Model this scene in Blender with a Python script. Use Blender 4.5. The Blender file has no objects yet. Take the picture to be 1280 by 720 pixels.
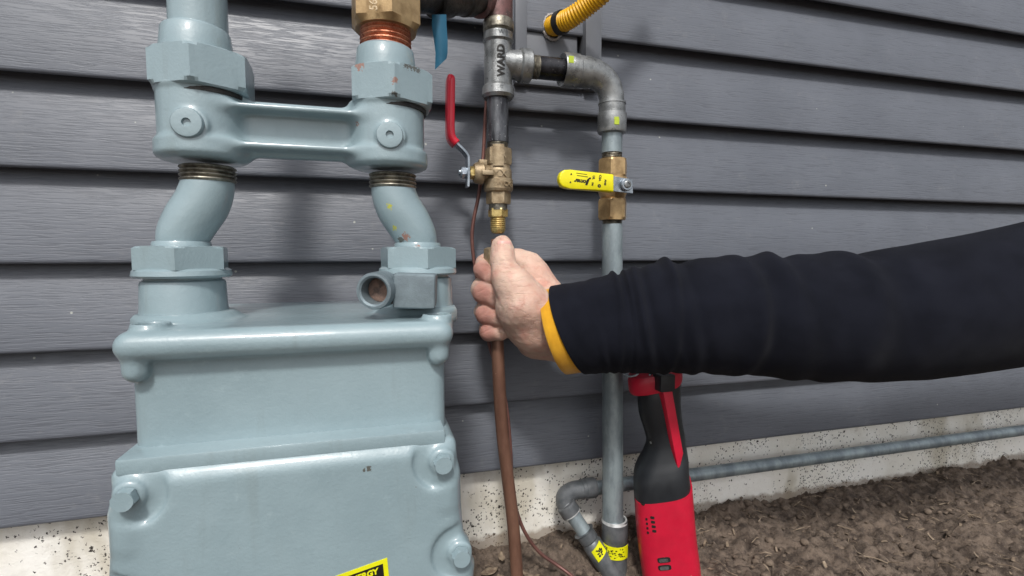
import bpy, bmesh, math, random
import numpy as np
from mathutils import Vector, Matrix, noise
R = math.radians
random.seed(7)
rng = np.random.default_rng(7)
scn = bpy.context.scene
col = scn.collection

# ------------------------------------------------------------------ camera
F = 624.0                       # focal length in pixels of the 1280 wide photograph
YAW, PITCH = R(15.4), R(4.0)
cam_d = bpy.data.cameras.new('camera')
cam_d.sensor_width = 36; cam_d.lens = F/1280*36; cam_d.clip_start = 0.02; cam_d.clip_end = 200
cam = bpy.data.objects.new('camera', cam_d); col.objects.link(cam)
cam.rotation_euler = (R(90)-PITCH, 0, -YAW)
RM = cam.rotation_euler.to_matrix()
CAM = Vector((0, -0.70, 0))
def P(px, py, Y):
    d = RM @ Vector(((px-640)/F, -(py-360)/F, -1))
    return CAM + d*((Y-CAM.y)/d.y)
CAM.z = -P(690, 667, 0).z
cam.location = CAM
scn.camera = cam
FW = RM @ Vector((0, 0, -1))
def S(p):                       # pixels per metre at a point
    return F/((p-CAM).dot(FW))

# ------------------------------------------------------------------ world, sun, exposure
SUN_EL, SUN_AZ = R(50), R(196)   # azimuth measured from +y, clockwise; the light comes from behind and left of the camera
w = bpy.data.worlds.new("World"); scn.world = w; w.use_nodes = True
nt = w.node_tree; nt.nodes.clear()
sky = nt.nodes.new('ShaderNodeTexSky'); sky.sky_type = 'NISHITA'; sky.sun_disc = False
sky.sun_elevation = SUN_EL; sky.sun_rotation = SUN_AZ; sky.air_density = 1.0; sky.dust_density = 3.0; sky.ozone_density = 1.0
hs = nt.nodes.new('ShaderNodeHueSaturation'); hs.inputs['Saturation'].default_value = 0.28
bg = nt.nodes.new('ShaderNodeBackground'); bg.inputs['Strength'].default_value = 0.11
wo = nt.nodes.new('ShaderNodeOutputWorld')
nt.links.new(sky.outputs[0], hs.inputs['Color']); nt.links.new(hs.outputs[0], bg.inputs[0]); nt.links.new(bg.outputs[0], wo.inputs[0])
sun_d = bpy.data.lights.new('sun', 'SUN'); sun_d.energy = 1.75; sun_d.angle = R(7); sun_d.color = (1, 0.97, 0.93)
sun = bpy.data.objects.new('sun', sun_d); col.objects.link(sun)
sd = Vector((math.sin(SUN_AZ)*math.cos(SUN_EL), math.cos(SUN_AZ)*math.cos(SUN_EL), math.sin(SUN_EL)))
sun.rotation_euler = sd.to_track_quat('Z', 'Y').to_euler(); sun.location = sd*5
scn.view_settings.view_transform = 'Standard'; scn.view_settings.look = 'None'
scn.view_settings.exposure = 0.55; scn.view_settings.gamma = 1.0

# ------------------------------------------------------------------ materials
def lin(r, g, b):
    return tuple(((c/255)/12.92 if c/255 <= 0.04045 else ((c/255+0.055)/1.055)**2.4) for c in (r, g, b)) + (1,)
class N:
    def __init__(s, name):
        s.m = bpy.data.materials.new(name); s.m.use_nodes = True; s.t = s.m.node_tree
        s.b = s.t.nodes['Principled BSDF']; s.pos = s.t.nodes.new('ShaderNodeNewGeometry').outputs['Position']
    def L(s, a, b): s.t.links.new(a, b)
    def n(s, typ, **kw):
        x = s.t.nodes.new(typ)
        for k, v in kw.items():
            if k in x.inputs: x.inputs[k].default_value = v
            else: setattr(x, k, v)
        return x
    def mapv(s, scale, rot=(0, 0, 0)):
        m = s.t.nodes.new('ShaderNodeMapping'); m.inputs['Scale'].default_value = scale; m.inputs['Rotation'].default_value = rot
        s.L(s.pos, m.inputs['Vector']); return m.outputs[0]
    def noise(s, scale, detail=4, rough=0.6, vec=None, dist=0.0):
        x = s.n('ShaderNodeTexNoise', Scale=scale, Detail=detail, Roughness=rough, Distortion=dist)
        s.L(vec or s.pos, x.inputs['Vector']); return x.outputs['Fac']
    def ramp(s, fac, a, b, lo=0.0, hi=1.0):
        x = s.t.nodes.new('ShaderNodeMapRange'); x.interpolation_type = 'SMOOTHSTEP'
        x.inputs['From Min'].default_value = a; x.inputs['From Max'].default_value = b
        x.inputs['To Min'].default_value = lo; x.inputs['To Max'].default_value = hi
        s.L(fac, x.inputs['Value']); return x.outputs[0]
    def mix(s, fac, a, b):
        x = s.t.nodes.new('ShaderNodeMix'); x.data_type = 'RGBA'
        for v, i in ((fac, 0), (a, 6), (b, 7)):
            if hasattr(v, 'is_output'): s.L(v, x.inputs[i])
            elif i == 0: x.inputs[0].default_value = v
            else: x.inputs[i].default_value = v
        return x.outputs[2]
    def math(s, op, a, b=0.0):
        x = s.t.nodes.new('ShaderNodeMath'); x.operation = op
        for v, i in ((a, 0), (b, 1)):
            if hasattr(v, 'is_output'): s.L(v, x.inputs[i])
            else: x.inputs[i].default_value = v
        return x.outputs[0]
    def near(s, p, r, wob=0.6):   # blob of wear at a place on the surface
        v = s.t.nodes.new('ShaderNodeVectorMath'); v.operation = 'DISTANCE'; v.inputs[1].default_value = p
        s.L(s.pos, v.inputs[0])
        d = s.math('ADD', v.outputs['Value'], s.math('MULTIPLY', s.math('SUBTRACT', s.noise(430, 4, .7), 0.5), r*wob*6.5))
        return s.ramp(d, r*0.85, r, 1, 0)
    def bump(s, h, dist, strength=1.0, normal=None):
        x = s.n('ShaderNodeBump', Distance=dist, Strength=strength); s.L(h, x.inputs['Height'])
        if normal: s.L(normal, x.inputs['Normal'])
        return x.outputs[0]
    def out(s, color=None, rough=None, metal=None, normal=None, **kw):
        for v, k in ((color, 'Base Color'), (rough, 'Roughness'), (metal, 'Metallic'), (normal, 'Normal')):
            if v is None: continue
            if hasattr(v, 'is_output'): s.L(v, s.b.inputs[k])
            else: s.b.inputs[k].default_value = v
        for k, v in kw.items(): s.b.inputs[k.replace('_', ' ')].default_value = v
        return s.m

def m_metal(name, c1, c2, rough, metal=0.9, scale=60, grain=0.0004, stretch=(1, 1, 1), spec2=None, gscale=900):
    n = N(name); v = n.mapv(stretch)
    a = n.ramp(n.noise(scale, 6, 0.65, v), 0.35, 0.65)
    c = n.mix(a, c1, c2)
    if spec2: c = n.mix(n.ramp(n.noise(scale*7, 3), spec2[1], spec2[1]+0.06), c, spec2[0])
    rr = n.ramp(n.noise(scale*3, 4), 0.3, 0.7, rough*0.8, min(1, rough*1.25))
    return n.out(c, rr, metal, n.bump(n.noise(gscale, 3), grain, 0.6))

M = {}
M['galvanized'] = m_metal('galvanized steel', lin(154, 166, 170), lin(120, 131, 136), 0.4, 0.4, 45, 0.0002, (1, 1, .35), (lin(80, 88, 90), .68))
M['fitting'] = m_metal('malleable iron fitting', lin(156, 158, 158), lin(112, 114, 114), 0.32, 0.7, 50, 0.0005, spec2=(lin(70, 70, 68), .7))
M['fitting_dark'] = m_metal('dark grey fitting', lin(112, 115, 118), lin(84, 88, 91), 0.42, 0.35, 40, 0.0005)
M['black_pipe'] = m_metal('black steel pipe', lin(58, 58, 62), lin(26, 26, 29), 0.3, 0.55, 40, 0.0002, (1, 1, .3), (lin(150, 150, 150), .66))
M['worn_pipe'] = m_metal('worn black steel pipe', lin(110, 112, 116), lin(48, 48, 52), 0.33, 0.7, 45, 0.0003, (1, 1, .3), (lin(175, 175, 175), .64))
M['brown_iron'] = m_metal('red brown iron', lin(112, 78, 76), lin(70, 58, 56), 0.5, 0.3, 60, 0.0006, spec2=(lin(170, 140, 130), .68))
M['cast_brass'] = m_metal('rough cast brass', lin(172, 154, 126), lin(136, 118, 92), 0.42, 0.55, 90, 0.0005, gscale=1800, spec2=(lin(96, 80, 60), .66))
M['hex_brass'] = m_metal('brushed brass', lin(184, 156, 114), lin(150, 124, 88), 0.36, 0.6, 60, 0.0002)
M['bright_brass'] = m_metal('bright brass', lin(214, 190, 128), lin(184, 160, 100), 0.27, 0.75, 60, 0.0001)
M['copper'] = m_metal('weathered copper', lin(138, 103, 86), lin(108, 77, 64), 0.42, 0.4, 30, 0.0002, (1, 1, .3), (lin(170, 130, 110), .72))
M['thin_copper'] = m_metal('thin weathered tube', lin(126, 88, 80), lin(98, 68, 64), 0.4, 0.45, 30, 0.0002)
M['threads'] = m_metal('pipe threads', lin(150, 145, 132), lin(92, 88, 80), 0.42, 0.8, 120, 0.0003)
M['rusty_threads'] = m_metal('copper coloured threads', lin(206, 140, 110), lin(160, 92, 68), 0.34, 0.8, 150, 0.0008, spec2=(lin(225, 180, 150), .6))
M['zinc'] = m_metal('zinc plated steel', lin(172, 180, 188), lin(130, 138, 146), 0.3, 0.85, 80, 0.0002)
M['dark_steel'] = m_metal('dark steel', lin(60, 58, 56), lin(34, 33, 32), 0.45, 0.6, 60, 0.0006)
M['scraped'] = m_metal('scraped bright metal', lin(214, 216, 216), lin(170, 172, 172), 0.4, 0.3, 90, 0.0005)
M['rusty_inside'] = m_metal('dusty rust inside', lin(124, 100, 88), lin(84, 70, 64), 0.7, 0.1, 160, 0.001)
M['block_grey'] = m_metal('grey casting', lin(124, 138, 144), lin(106, 118, 124), 0.45, 0.35, 40, 0.0004)

def m_plain(name, c, rough, grain=0.0, gs=600, **kw):
    n = N(name)
    a = n.ramp(n.noise(35, 5), 0.3, 0.7)
    c2 = tuple(x*0.86 for x in c[:3])+(1,)
    return n.out(n.mix(a, c, c2), n.ramp(n.noise(90, 4), .3, .7, rough*.85, min(1, rough*1.2)), 0.0,
                 n.bump(n.noise(gs, 3), grain or 0.00012, 0.5), **kw)
M['red_vinyl'] = m_plain('red vinyl', lin(206, 28, 52), 0.32)
M['yellow_vinyl'] = m_plain('yellow vinyl', lin(232, 220, 18), 0.34)
M['ink'] = m_plain('black ink', lin(30, 28, 12), 0.5)
M['yellow_coat'] = m_plain('yellow orange coating', lin(222, 168, 16), 0.38, 0.0004)
M['black_plastic'] = m_plain('black plastic', lin(32, 35, 39), 0.42, 0.0003, 1500)
M['red_plastic'] = m_plain('red plastic', lin(196, 24, 54), 0.4, 0.0003, 900)
M['blue_tape'] = m_plain('blue tape', lin(40, 104, 134), 0.5)
M['white_caulk'] = m_plain('white caulk', lin(168, 163, 160), 0.6, 0.001, 300)
M['rubber'] = m_plain('dark rubber', lin(28, 27, 26), 0.55, 0.0006)
M['label_yellow'] = m_plain('yellow label', lin(226, 224, 20), 0.4)
M['label_black'] = m_plain('black label print', lin(28, 28, 24), 0.4)
M['paint_mark'] = m_plain('yellow green paint mark', lin(178, 196, 50), 0.55)

def m_siding():
    n = N('grey vinyl siding')
    v = n.mapv((34, 34, 620)); g = n.noise(1.0, 4, 0.5, v, 0.4)
    v2 = n.mapv((60, 60, 900)); g2 = n.noise(1.0, 3, 0.5, v2)
    h = n.math('ADD', n.ramp(g, 0.36, 0.56), n.math('MULTIPLY', g2, 0.35))
    c = n.mix(n.ramp(n.noise(9, 4), .3, .7), lin(96, 100, 108), lin(89, 93, 101))
    c = n.mix(n.ramp(g, 0.32, 0.42, 0.28, 0), c, lin(50, 50, 56))
    vo = n.n('ShaderNodeTexVoronoi', Scale=42.0); n.L(n.pos, vo.inputs['Vector'])
    sep = n.n('ShaderNodeSeparateColor'); n.L(vo.outputs['Color'], sep.inputs[0])
    sp = n.math('MULTIPLY', n.ramp(vo.outputs['Distance'], 0.035, 0.075, 1, 0), n.ramp(sep.outputs[0], .86, .88))
    c = n.mix(sp, c, lin(160, 162, 156))
    dust = n.ramp(n.noise(26, 8, .75), .56, .75, 0, .16)
    c = n.mix(dust, c, lin(150, 148, 144))
    return n.out(c, n.ramp(g, .3, .7, .5, .4), 0.0, n.bump(h, 0.00024, 0.7), Specular_IOR_Level=0.5)
M['siding'] = m_siding()
def m_trim():
    n = N('grey moulded plastic trim')
    return n.out(n.mix(n.ramp(n.noise(14, 4), .3, .7), lin(106, 109, 115), lin(98, 101, 107)), 0.42, 0.0, n.bump(n.noise(500, 3), .0002, .5))
M['trim'] = m_trim()

def m_concrete():
    n = N('speckled pale concrete')
    c = n.mix(n.ramp(n.noise(12, 6), .3, .7), lin(240, 238, 232), lin(226, 222, 212))
    c = n.mix(n.ramp(n.noise(5, 4, vec=n.mapv((1.6, 1, .7))), .5, .66, 0, .6), c, lin(168, 158, 134))
    c = n.mix(n.ramp(n.noise(45, 8, .75), .56, .7, 0, .3), c, lin(140, 128, 110))
    dens = n.ramp(n.noise(11, 3), .42, .62)
    def specks(scale, thr, lo, hi):
        vo = n.n('ShaderNodeTexVoronoi', Scale=scale); 
        wv = n.n('ShaderNodeTexNoise', Scale=500.0); n.L(n.pos, wv.inputs['Vector'])
        ad = n.n('ShaderNodeVectorMath'); ad.operation = 'MULTIPLY_ADD'; ad.inputs[1].default_value = (.006,)*3
        n.L(wv.outputs['Color'], ad.inputs[0]); n.L(n.pos, ad.inputs[2]); n.L(ad.outputs[0], vo.inputs['Vector'])
        sep = n.n('ShaderNodeSeparateColor'); n.L(vo.outputs['Color'], sep.inputs[0])
        return n.math('MULTIPLY', n.ramp(vo.outputs['Distance'], lo, hi, 1, 0), n.ramp(n.math('ADD', sep.outputs[0], n.math('MULTIPLY', dens, .5)), thr, thr+.02))
    s1 = specks(260, .92, .28, .42); s2 = specks(95, 1.16, .16, .26)
    c = n.mix(n.math('MAXIMUM', s1, s2), c, lin(52, 46, 42))
    sx = n.n('ShaderNodeSeparateXYZ'); n.L(n.pos, sx.inputs[0])
    low = n.math('ADD', sx.outputs['Z'], n.math('MULTIPLY', n.math('SUBTRACT', n.noise(40, 5), .5), .03))
    c = n.mix(n.ramp(low, 0.004, 0.014, .7, 0), c, lin(120, 102, 84))
    return n.out(c, .9, 0.0, n.bump(n.math('ADD', n.noise(160, 6, .7), n.noise(30, 3)), .0016, .7))
M['concrete'] = m_concrete()

def m_soil():
    n = N('damp brown soil')
    c = n.mix(n.ramp(n.noise(38, 8, .7), .35, .62), lin(72, 61, 53), lin(124, 109, 96))
    c = n.mix(n.ramp(n.noise(150, 6, .75), .5, .66, 0, .75), c, lin(58, 48, 42))
    c = n.mix(n.ramp(n.noise(420, 4, .7), .62, .7, 0, .7), c, lin(176, 160, 140))
    return n.out(c, .95, 0.0, n.bump(n.noise(330, 6, .75), .004, .9))
M['soil'] = m_soil()
def m_leaf():
    n = N('dry leaf')
    c = n.mix(n.ramp(n.noise(90, 5), .35, .65), lin(150, 134, 114), lin(98, 82, 68))
    return n.out(c, .8, 0.0, n.bump(n.noise(300, 4), .001, .6))
M['leaf'] = m_leaf()
def m_clod():
    n = N('soil crumbs')
    c = n.mix(n.ramp(n.noise(70, 6, .7), .35, .65), lin(74, 63, 54), lin(124, 109, 95))
    return n.out(c, .95, 0.0, n.bump(n.noise(500, 5, .7), .002, .8))
M['clod'] = m_clod()

def m_meter():
    n = N('grey blue meter paint')
    c = n.mix(n.ramp(n.noise(7, 5), .3, .7), lin(138, 157, 163), lin(127, 146, 152))
    c = n.mix(n.ramp(n.noise(55, 8, .7), .58, .75, 0, .22), c, lin(170, 188, 192))
    for (px, py, Y, r, cc) in CHIPS:
        c = n.mix(n.near(P(px, py, Y), r), c, cc)
    streak = n.ramp(n.noise(1.0, 5, .6, n.mapv((60, 60, 7))), .55, .75, 0, .22)
    c = n.mix(streak, c, lin(112, 122, 120))
    tiny = n.ramp(n.noise(140, 4, .6), .745, .76)
    c = n.mix(tiny, c, lin(92, 82, 70))
    return n.out(c, n.ramp(n.noise(40, 5), .3, .7, .32, .52), 0.0,
                 n.bump(n.math('ADD', n.noise(420, 3), n.math('ADD', n.noise(150, 3), n.math('MULTIPLY', n.noise(28, 3), 2.0))), .00035, .6), Coat_Weight=0.7, Coat_Roughness=0.12)
rust, dk, yel = lin(140, 106, 94), lin(84, 86, 82), lin(170, 172, 70)
CHIPS = [(450, 82, -.225, .0045, rust), (493, 100, -.241, .0028, rust), (444, 155, -.22, .0028, rust), (507, 82, -.2335, .0035, dk), (512, 84, -.231, .0035, dk), (517, 86, -.229, .0035, dk), (522, 88, -.227, .003, dk),
         (493, 119, -.242, .0035, dk), (487, 258, -.2187, .003, yel), (485, 275, -.2103, .0028, yel), (494, 284, -.2144, .003, yel), (507, 296, -.218, .0035, rust), (501, 299, -.2135, .0035, dk),
         (462, 586, -.2965, .0022, dk), (455, 588, -.2965, .0018, dk), (523, 308, -.222, .002, rust), (552, 577, -.3, .004, lin(118, 132, 136))]
M['meter'] = m_meter()

def m_skin():
    n = N('skin')
    c = n.mix(n.ramp(n.noise(26, 4), .35, .65), lin(220, 190, 172), lin(208, 170, 152))
    c = n.mix(n.ramp(n.noise(60, 5, .6), .48, .7, 0, .5), c, lin(196, 130, 116))
    for (px, py, Y, r) in FLUSH:
        v = n.t.nodes.new('ShaderNodeVectorMath'); v.operation = 'DISTANCE'; v.inputs[1].default_value = P(px, py, Y)
        n.L(n.pos, v.inputs[0])
        c = n.mix(n.ramp(v.outputs['Value'], r*.4, r*1.7, .72, 0), c, lin(166, 104, 94))
    vo = n.n('ShaderNodeTexVoronoi', Scale=900.0, feature='DISTANCE_TO_EDGE'); n.L(n.pos, vo.inputs['Vector'])
    cr = n.noise(1.0, 5, .6, n.mapv((150, 150, 420)), .8)
    h = n.math('ADD', n.math('MULTIPLY', n.ramp(vo.outputs['Distance'], 0, .12), .35), n.math('MULTIPLY', n.ramp(cr, .34, .5), .9))
    n.b.subsurface_method = 'RANDOM_WALK' if hasattr(n.b, 'subsurface_method') else n.b.subsurface_method
    return n.out(c, n.ramp(n.noise(200, 3), .3, .7, .42, .6), 0.0, n.bump(h, .0009, .65),
                 Subsurface_Weight=0.18, Subsurface_Radius=(.006, .0025, .0012), Subsurface_Scale=1.0)
FLUSH = [(601, 336, -.105, .014), (600, 366, -.118, .015), (603, 394, -.118, .014), (606, 416, -.118, .013), (632, 292, -.15, .006)]
M['skin'] = m_skin()
M['nail'] = m_plain('fingernail', lin(226, 176, 164), 0.3, 0.00005)

def m_fabric(name, c1, c2, bs=1500, bd=.0005, rough=.9, sheen=.25):
    n = N(name)
    v = n.n('ShaderNodeTexWave', Scale=420.0, Distortion=3.0); v.inputs['Detail'].default_value = 2; n.L(n.pos, v.inputs['Vector'])
    c = n.mix(n.ramp(n.noise(20, 6), .3, .7), c1, c2)
    h = n.math('ADD', n.noise(bs, 3), n.math('MULTIPLY', v.outputs['Fac'], .6))
    return n.out(c, rough, 0.0, n.bump(h, bd, .6), Specular_IOR_Level=.15, Sheen_Weight=sheen, Sheen_Roughness=.4)
M['sleeve'] = m_fabric('black jersey fabric', lin(23, 25, 34), lin(15, 17, 25), rough=1.0, sheen=.02)
M['cuff'] = m_fabric('mustard yellow lining', lin(222, 166, 44), lin(200, 142, 34), 900, .0008)

# ------------------------------------------------------------------ object helpers
def thing(name, label, cat, loc=(0, 0, 0), group=None):
    o = bpy.data.objects.new(name, None); o.empty_display_size = 0.02; col.objects.link(o)
    o.location = loc; o['label'] = label; o['category'] = cat
    if group: o['group'] = group
    return o
def tag(o, label, cat, group=None):
    o['label'] = label; o['category'] = cat
    if group: o['group'] = group
    return o
class HexList(list): pass
def obj(name, geo, mat, parent=None, sharp=35, kind=None, label=None):
    """geo = (verts, faces) in world metres"""
    v, f = geo
    if isinstance(v, HexList): sharp = min(sharp, 16)
    me = bpy.data.meshes.new(name)
    off = Vector((0, 0, 0)); q = parent
    while q: off += q.location; q = q.parent
    if parent is None:                     # the origin of a thing that is one mesh sits at its base
        a = np.array([tuple(x) for x in v]); off = Vector(((a[:, 0].min()+a[:, 0].max())/2, (a[:, 1].min()+a[:, 1].max())/2, a[:, 2].min()))
    a = np.array([tuple(x) for x in v]) - np.array(off)
    me.from_pydata(a.tolist(), [], f); me.update()
    bm = bmesh.new(); bm.from_mesh(me); bmesh.ops.recalc_face_normals(bm, faces=bm.faces); bm.to_mesh(me); bm.free()
    me.shade_smooth()
    if sharp < 180: me.set_sharp_from_angle(angle=R(sharp))
    me.materials.append(M[mat])
    o = bpy.data.objects.new(name, me); col.objects.link(o)
    if parent is None: o.location = off
    o.parent = parent
    if kind: o['kind'] = kind
    if label: o['label'] = label
    return o
def join(*gs):
    V, Fc = [], []
    for v, f in gs:
        k = len(V); V += list(v); Fc += [tuple(i+k for i in q) for q in f]
    return V, Fc
def frame(d):
    d = Vector(d).normalized()
    u = Vector((0, -1, 0)) if abs(d.z) > .7 else Vector((0, 0, 1))
    e1 = (u - d*u.dot(d)).normalized(); return d, e1, d.cross(e1)
def lathe(prof, A, D, segs=48, hexr=None, phase=0.0, cap=True):
    d, e1, e2 = frame(D); A = Vector(A); V, Fc = [], []
    for t, r in prof:
        for k in range(segs):
            th = 2*math.pi*k/segs; rr = r
            if hexr:
                a = (th % (math.pi/3)) - math.pi/6
                rr = min(r, hexr*math.cos(math.pi/6)/math.cos(a))
            V.append(A + d*t + (e1*math.cos(th+phase) + e2*math.sin(th+phase))*rr)
    n = len(prof)
    for i in range(n-1):
        for k in range(segs):
            Fc.append((i*segs+k, i*segs+(k+1) % segs, (i+1)*segs+(k+1) % segs, (i+1)*segs+k))
    if cap:
        Fc.append(tuple(range(segs))[::-1]); Fc.append(tuple((n-1)*segs+k for k in range(segs)))
    return (HexList(V) if hexr else V), Fc
def vp(px, Y, prof, **kw):
    """vertical lathe: prof = (pixel row, half width in pixels) on the axis seen at pixel column px"""
    c = P(px, (prof[0][0]+prof[-1][0])/2, Y); out = []
    front = kw.pop('front', None) or 1.0*sum(q[1] for q in prof)/len(prof)/S(c)
    for py, r in prof:          # rows were read off the front of the round surface, which is nearer than its axis
        out.append((P(px, py, Y-front*.85).z, r/S(P(px, py, Y))))
    hx = kw.pop('hexpx', None)
    if hx: out = [(z, r*(1.06 if q[1] >= hx*.985 else 1)) for (z, r), q in zip(out, prof)]
    if hx: kw['hexr'] = hx/S(c)
    return lathe(out, (c.x, Y, 0), (0, 0, 1), **kw)
def hexnut(px, Y, y0, y1, rc, phase=0.0, ch=.9, segs=72):
    h = (y1-y0)*.12
    return vp(px, Y, [(y0, rc*ch), (y0+h, rc*1.0), (y1-h, rc*1.0), (y1, rc*ch)], hexpx=rc, segs=segs, phase=phase)
def thread(px, Y, y0, y1, r, n):
    pr = []
    for i in range(n):
        a = y0+(y1-y0)*i/n; b = y0+(y1-y0)*(i+.5)/n
        pr += [(a, r*.91), ((a+b)/2, r*.985), (b, r)]
    pr.append((y1, r*.93)); return vp(px, Y, pr)
def cat(pts, n=8):
    pts = [Vector(p) for p in pts]; out = []
    e = [pts[0]*2-pts[1]] + pts + [pts[-1]*2-pts[-2]]
    for i in range(1, len(e)-2):
        a, b, c, d = e[i-1:i+3]
        for k in range(n):
            t = k/n
            out.append(.5*((2*b)+(c-a)*t+(2*a-5*b+4*c-d)*t*t+(3*b-a-3*c+d)*t**3))
    out.append(pts[-1]); return out
def tube(path, rad, segs=24, cap=True, disp=None):
    n = len(path); V, Fc = [], []
    e1 = None
    for i, p in enumerate(path):
        t = (path[min(i+1, n-1)] - path[max(i-1, 0)]).normalized()
        if e1 is None: _, e1, _ = frame(t)
        e1 = (e1 - t*e1.dot(t)).normalized(); e2 = t.cross(e1)
        r = rad(i/(n-1)) if callable(rad) else rad
        for k in range(segs):
            th = 2*math.pi*k/segs
            rr = r*(1 + disp(i/(n-1), th)) if disp else r
            V.append(p + (e1*math.cos(th)+e2*math.sin(th))*rr)
    for i in range(n-1):
        for k in range(segs):
            Fc.append((i*segs+k, i*segs+(k+1) % segs, (i+1)*segs+(k+1) % segs, (i+1)*segs+k))
    if cap:
        Fc.append(tuple(range(segs))[::-1]); Fc.append(tuple((n-1)*segs+k for k in range(segs)))
    return V, Fc
def box(lo, hi, bev=0.0, seg=2, mat4=None):
    bm = bmesh.new(); bmesh.ops.create_cube(bm, size=1)
    for v in bm.verts: v.co = Vector([(lo[i]+hi[i])/2 + v.co[i]*(hi[i]-lo[i]) for i in range(3)])
    if bev: bmesh.ops.bevel(bm, geom=bm.edges[:], offset=bev, segments=seg, affect='EDGES', profile=.6)
    if mat4: bmesh.ops.transform(bm, matrix=mat4, verts=bm.verts)
    bm.verts.index_update(); g = ([v.co.copy() for v in bm.verts], [tuple(v.index for v in f.verts) for f in bm.faces]); bm.free(); return g
def prism(pts, y0, y1, bev=0.0, seg=2):
    """outline of (x, z) points given depth from y0 (front) to y1"""
    bm = bmesh.new(); a = [bm.verts.new((x, y0, z)) for x, z in pts]; b = [bm.verts.new((x, y1, z)) for x, z in pts]
    n = len(pts); bm.faces.new(a); bm.faces.new(b[::-1])
    for i in range(n): bm.faces.new((a[i], b[i], b[(i+1) % n], a[(i+1) % n]))
    if bev: bmesh.ops.bevel(bm, geom=bm.edges[:], offset=bev, segments=seg, affect='EDGES', profile=.6)
    bm.verts.index_update(); g = ([v.co.copy() for v in bm.verts], [tuple(v.index for v in f.verts) for f in bm.faces]); bm.free(); return g
def text(s, size, depth, fn, bold=0.0, shear=0.0, res=3, cuts=0):
    """lettering as a thin solid; fn maps (u, v, w) to a world point"""
    cu = bpy.data.curves.new('t', 'FONT'); cu.body = s; cu.size = size; cu.extrude = depth; cu.offset = bold; cu.shear = shear
    cu.align_x = 'CENTER'; cu.align_y = 'CENTER'; cu.resolution_u = res
    o = bpy.data.objects.new('t', cu); col.objects.link(o)
    me = bpy.data.meshes.new_from_object(o)
    bpy.data.objects.remove(o); bpy.data.curves.remove(cu)
    if cuts:
        bm = bmesh.new(); bm.from_mesh(me); bmesh.ops.triangulate(bm, faces=bm.faces)
        bmesh.ops.subdivide_edges(bm, edges=bm.edges, cuts=cuts); bm.to_mesh(me); bm.free()
    g = ([Vector(fn(*v.co)) for v in me.vertices], [tuple(p.vertices) for p in me.polygons]); bpy.data.meshes.remove(me); return g
def on_cyl(px, py, Y, r, rot=0.0, out=.0004, th0=0.0):
    c = P(px, py, Y); c.z = P(px, py, Y-r*.85).z; cs, sn = math.cos(rot), math.sin(rot)
    face = math.atan2(CAM.x-c.x, -(CAM.y-c.y))     # facing the camera
    def f(u, v, w_):
        a, b_ = u*cs-v*sn, u*sn+v*cs
        th = face+th0+a/r; q = r+out+w_
        return (c.x+math.sin(th)*q, c.y-math.cos(th)*q, c.z+b_)
    return f
def patch(px, py, Y, rpx, wpx, hpx, out=.0004, seed=0, th0=0.0, tilt=0.0, lift=.0004):
    """small curved plate lying on a vertical round surface"""
    c = P(px, py, Y); s = S(c); r = rpx/s; f = on_cyl(px, py, Y, r, tilt, 0, th0)
    V, Fc = [], []; n, m = 14, 6
    for k_ in (0, 1):
        for j in range(m+1):
            for i in range(n+1):
                u = (i/n-.5)*wpx/s; v = (j/m-.5)*hpx/s
                if seed: u += .12*wpx/s*noise.noise(Vector((i*.7, j*.9, seed))); v += .12*hpx/s*noise.noise(Vector((j*.8, i*.8, seed+5)))
                V.append(Vector(f(u, v, out+(lift if k_ else -.0006))))
    q = (n+1)*(m+1)
    for k_ in (0, 1):
        for j in range(m):
            for i in range(n): a_ = k_*q+j*(n+1)+i; Fc.append((a_, a_+1, a_+n+2, a_+n+1))
    for i in range(n): Fc.append((i, i+1, q+i+1, q+i)); a_ = m*(n+1)+i; Fc.append((a_, a_+1, q+a_+1, q+a_))
    for j in range(m): a_ = j*(n+1); Fc.append((a_, a_+n+1, q+a_+n+1, q+a_)); a_ += n; Fc.append((a_, a_+n+1, q+a_+n+1, q+a_))
    return V, Fc
# ---- implicit surfaces (numpy) turned into one continuous mesh
def smin(a, b, k):
    h = np.clip(.5+.5*(b-a)/k, 0, 1); return b*(1-h)+a*h-k*h*(1-h)
def ssub(a, b, k): return -smin(-a, b, k)
def capsule(G, a, b, ra, rb):
    a = np.array(a); b = np.array(b); ab = b-a
    t = np.clip(((G-a)@ab)/(ab@ab), 0, 1)
    return np.linalg.norm(G-a-t[..., None]*ab, axis=-1)-(ra+(rb-ra)*t)
def rbox(G, lo, hi, r):
    lo = np.array(lo); hi = np.array(hi); q = np.abs(G-(lo+hi)/2)-(hi-lo)/2+r
    return np.linalg.norm(np.maximum(q, 0), axis=-1)+np.minimum(q.max(-1), 0)-r
def ycyl(G, c, r, y0, y1, rr=.001):
    d = np.stack([np.hypot(G[..., 0]-c[0], G[..., 2]-c[1])-r+rr, np.abs(G[..., 1]-(y0+y1)/2)-(y1-y0)/2+rr], -1)
    return np.linalg.norm(np.maximum(d, 0), axis=-1)+np.minimum(d.max(-1), 0)-rr
def zcyl(G, c, r, z0, z1, rr=.001):
    d = np.stack([np.hypot(G[..., 0]-c[0], G[..., 1]-c[1])-r+rr, np.abs(G[..., 2]-(z0+z1)/2)-(z1-z0)/2+rr], -1)
    return np.linalg.norm(np.maximum(d, 0), axis=-1)+np.minimum(d.max(-1), 0)-rr
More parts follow.
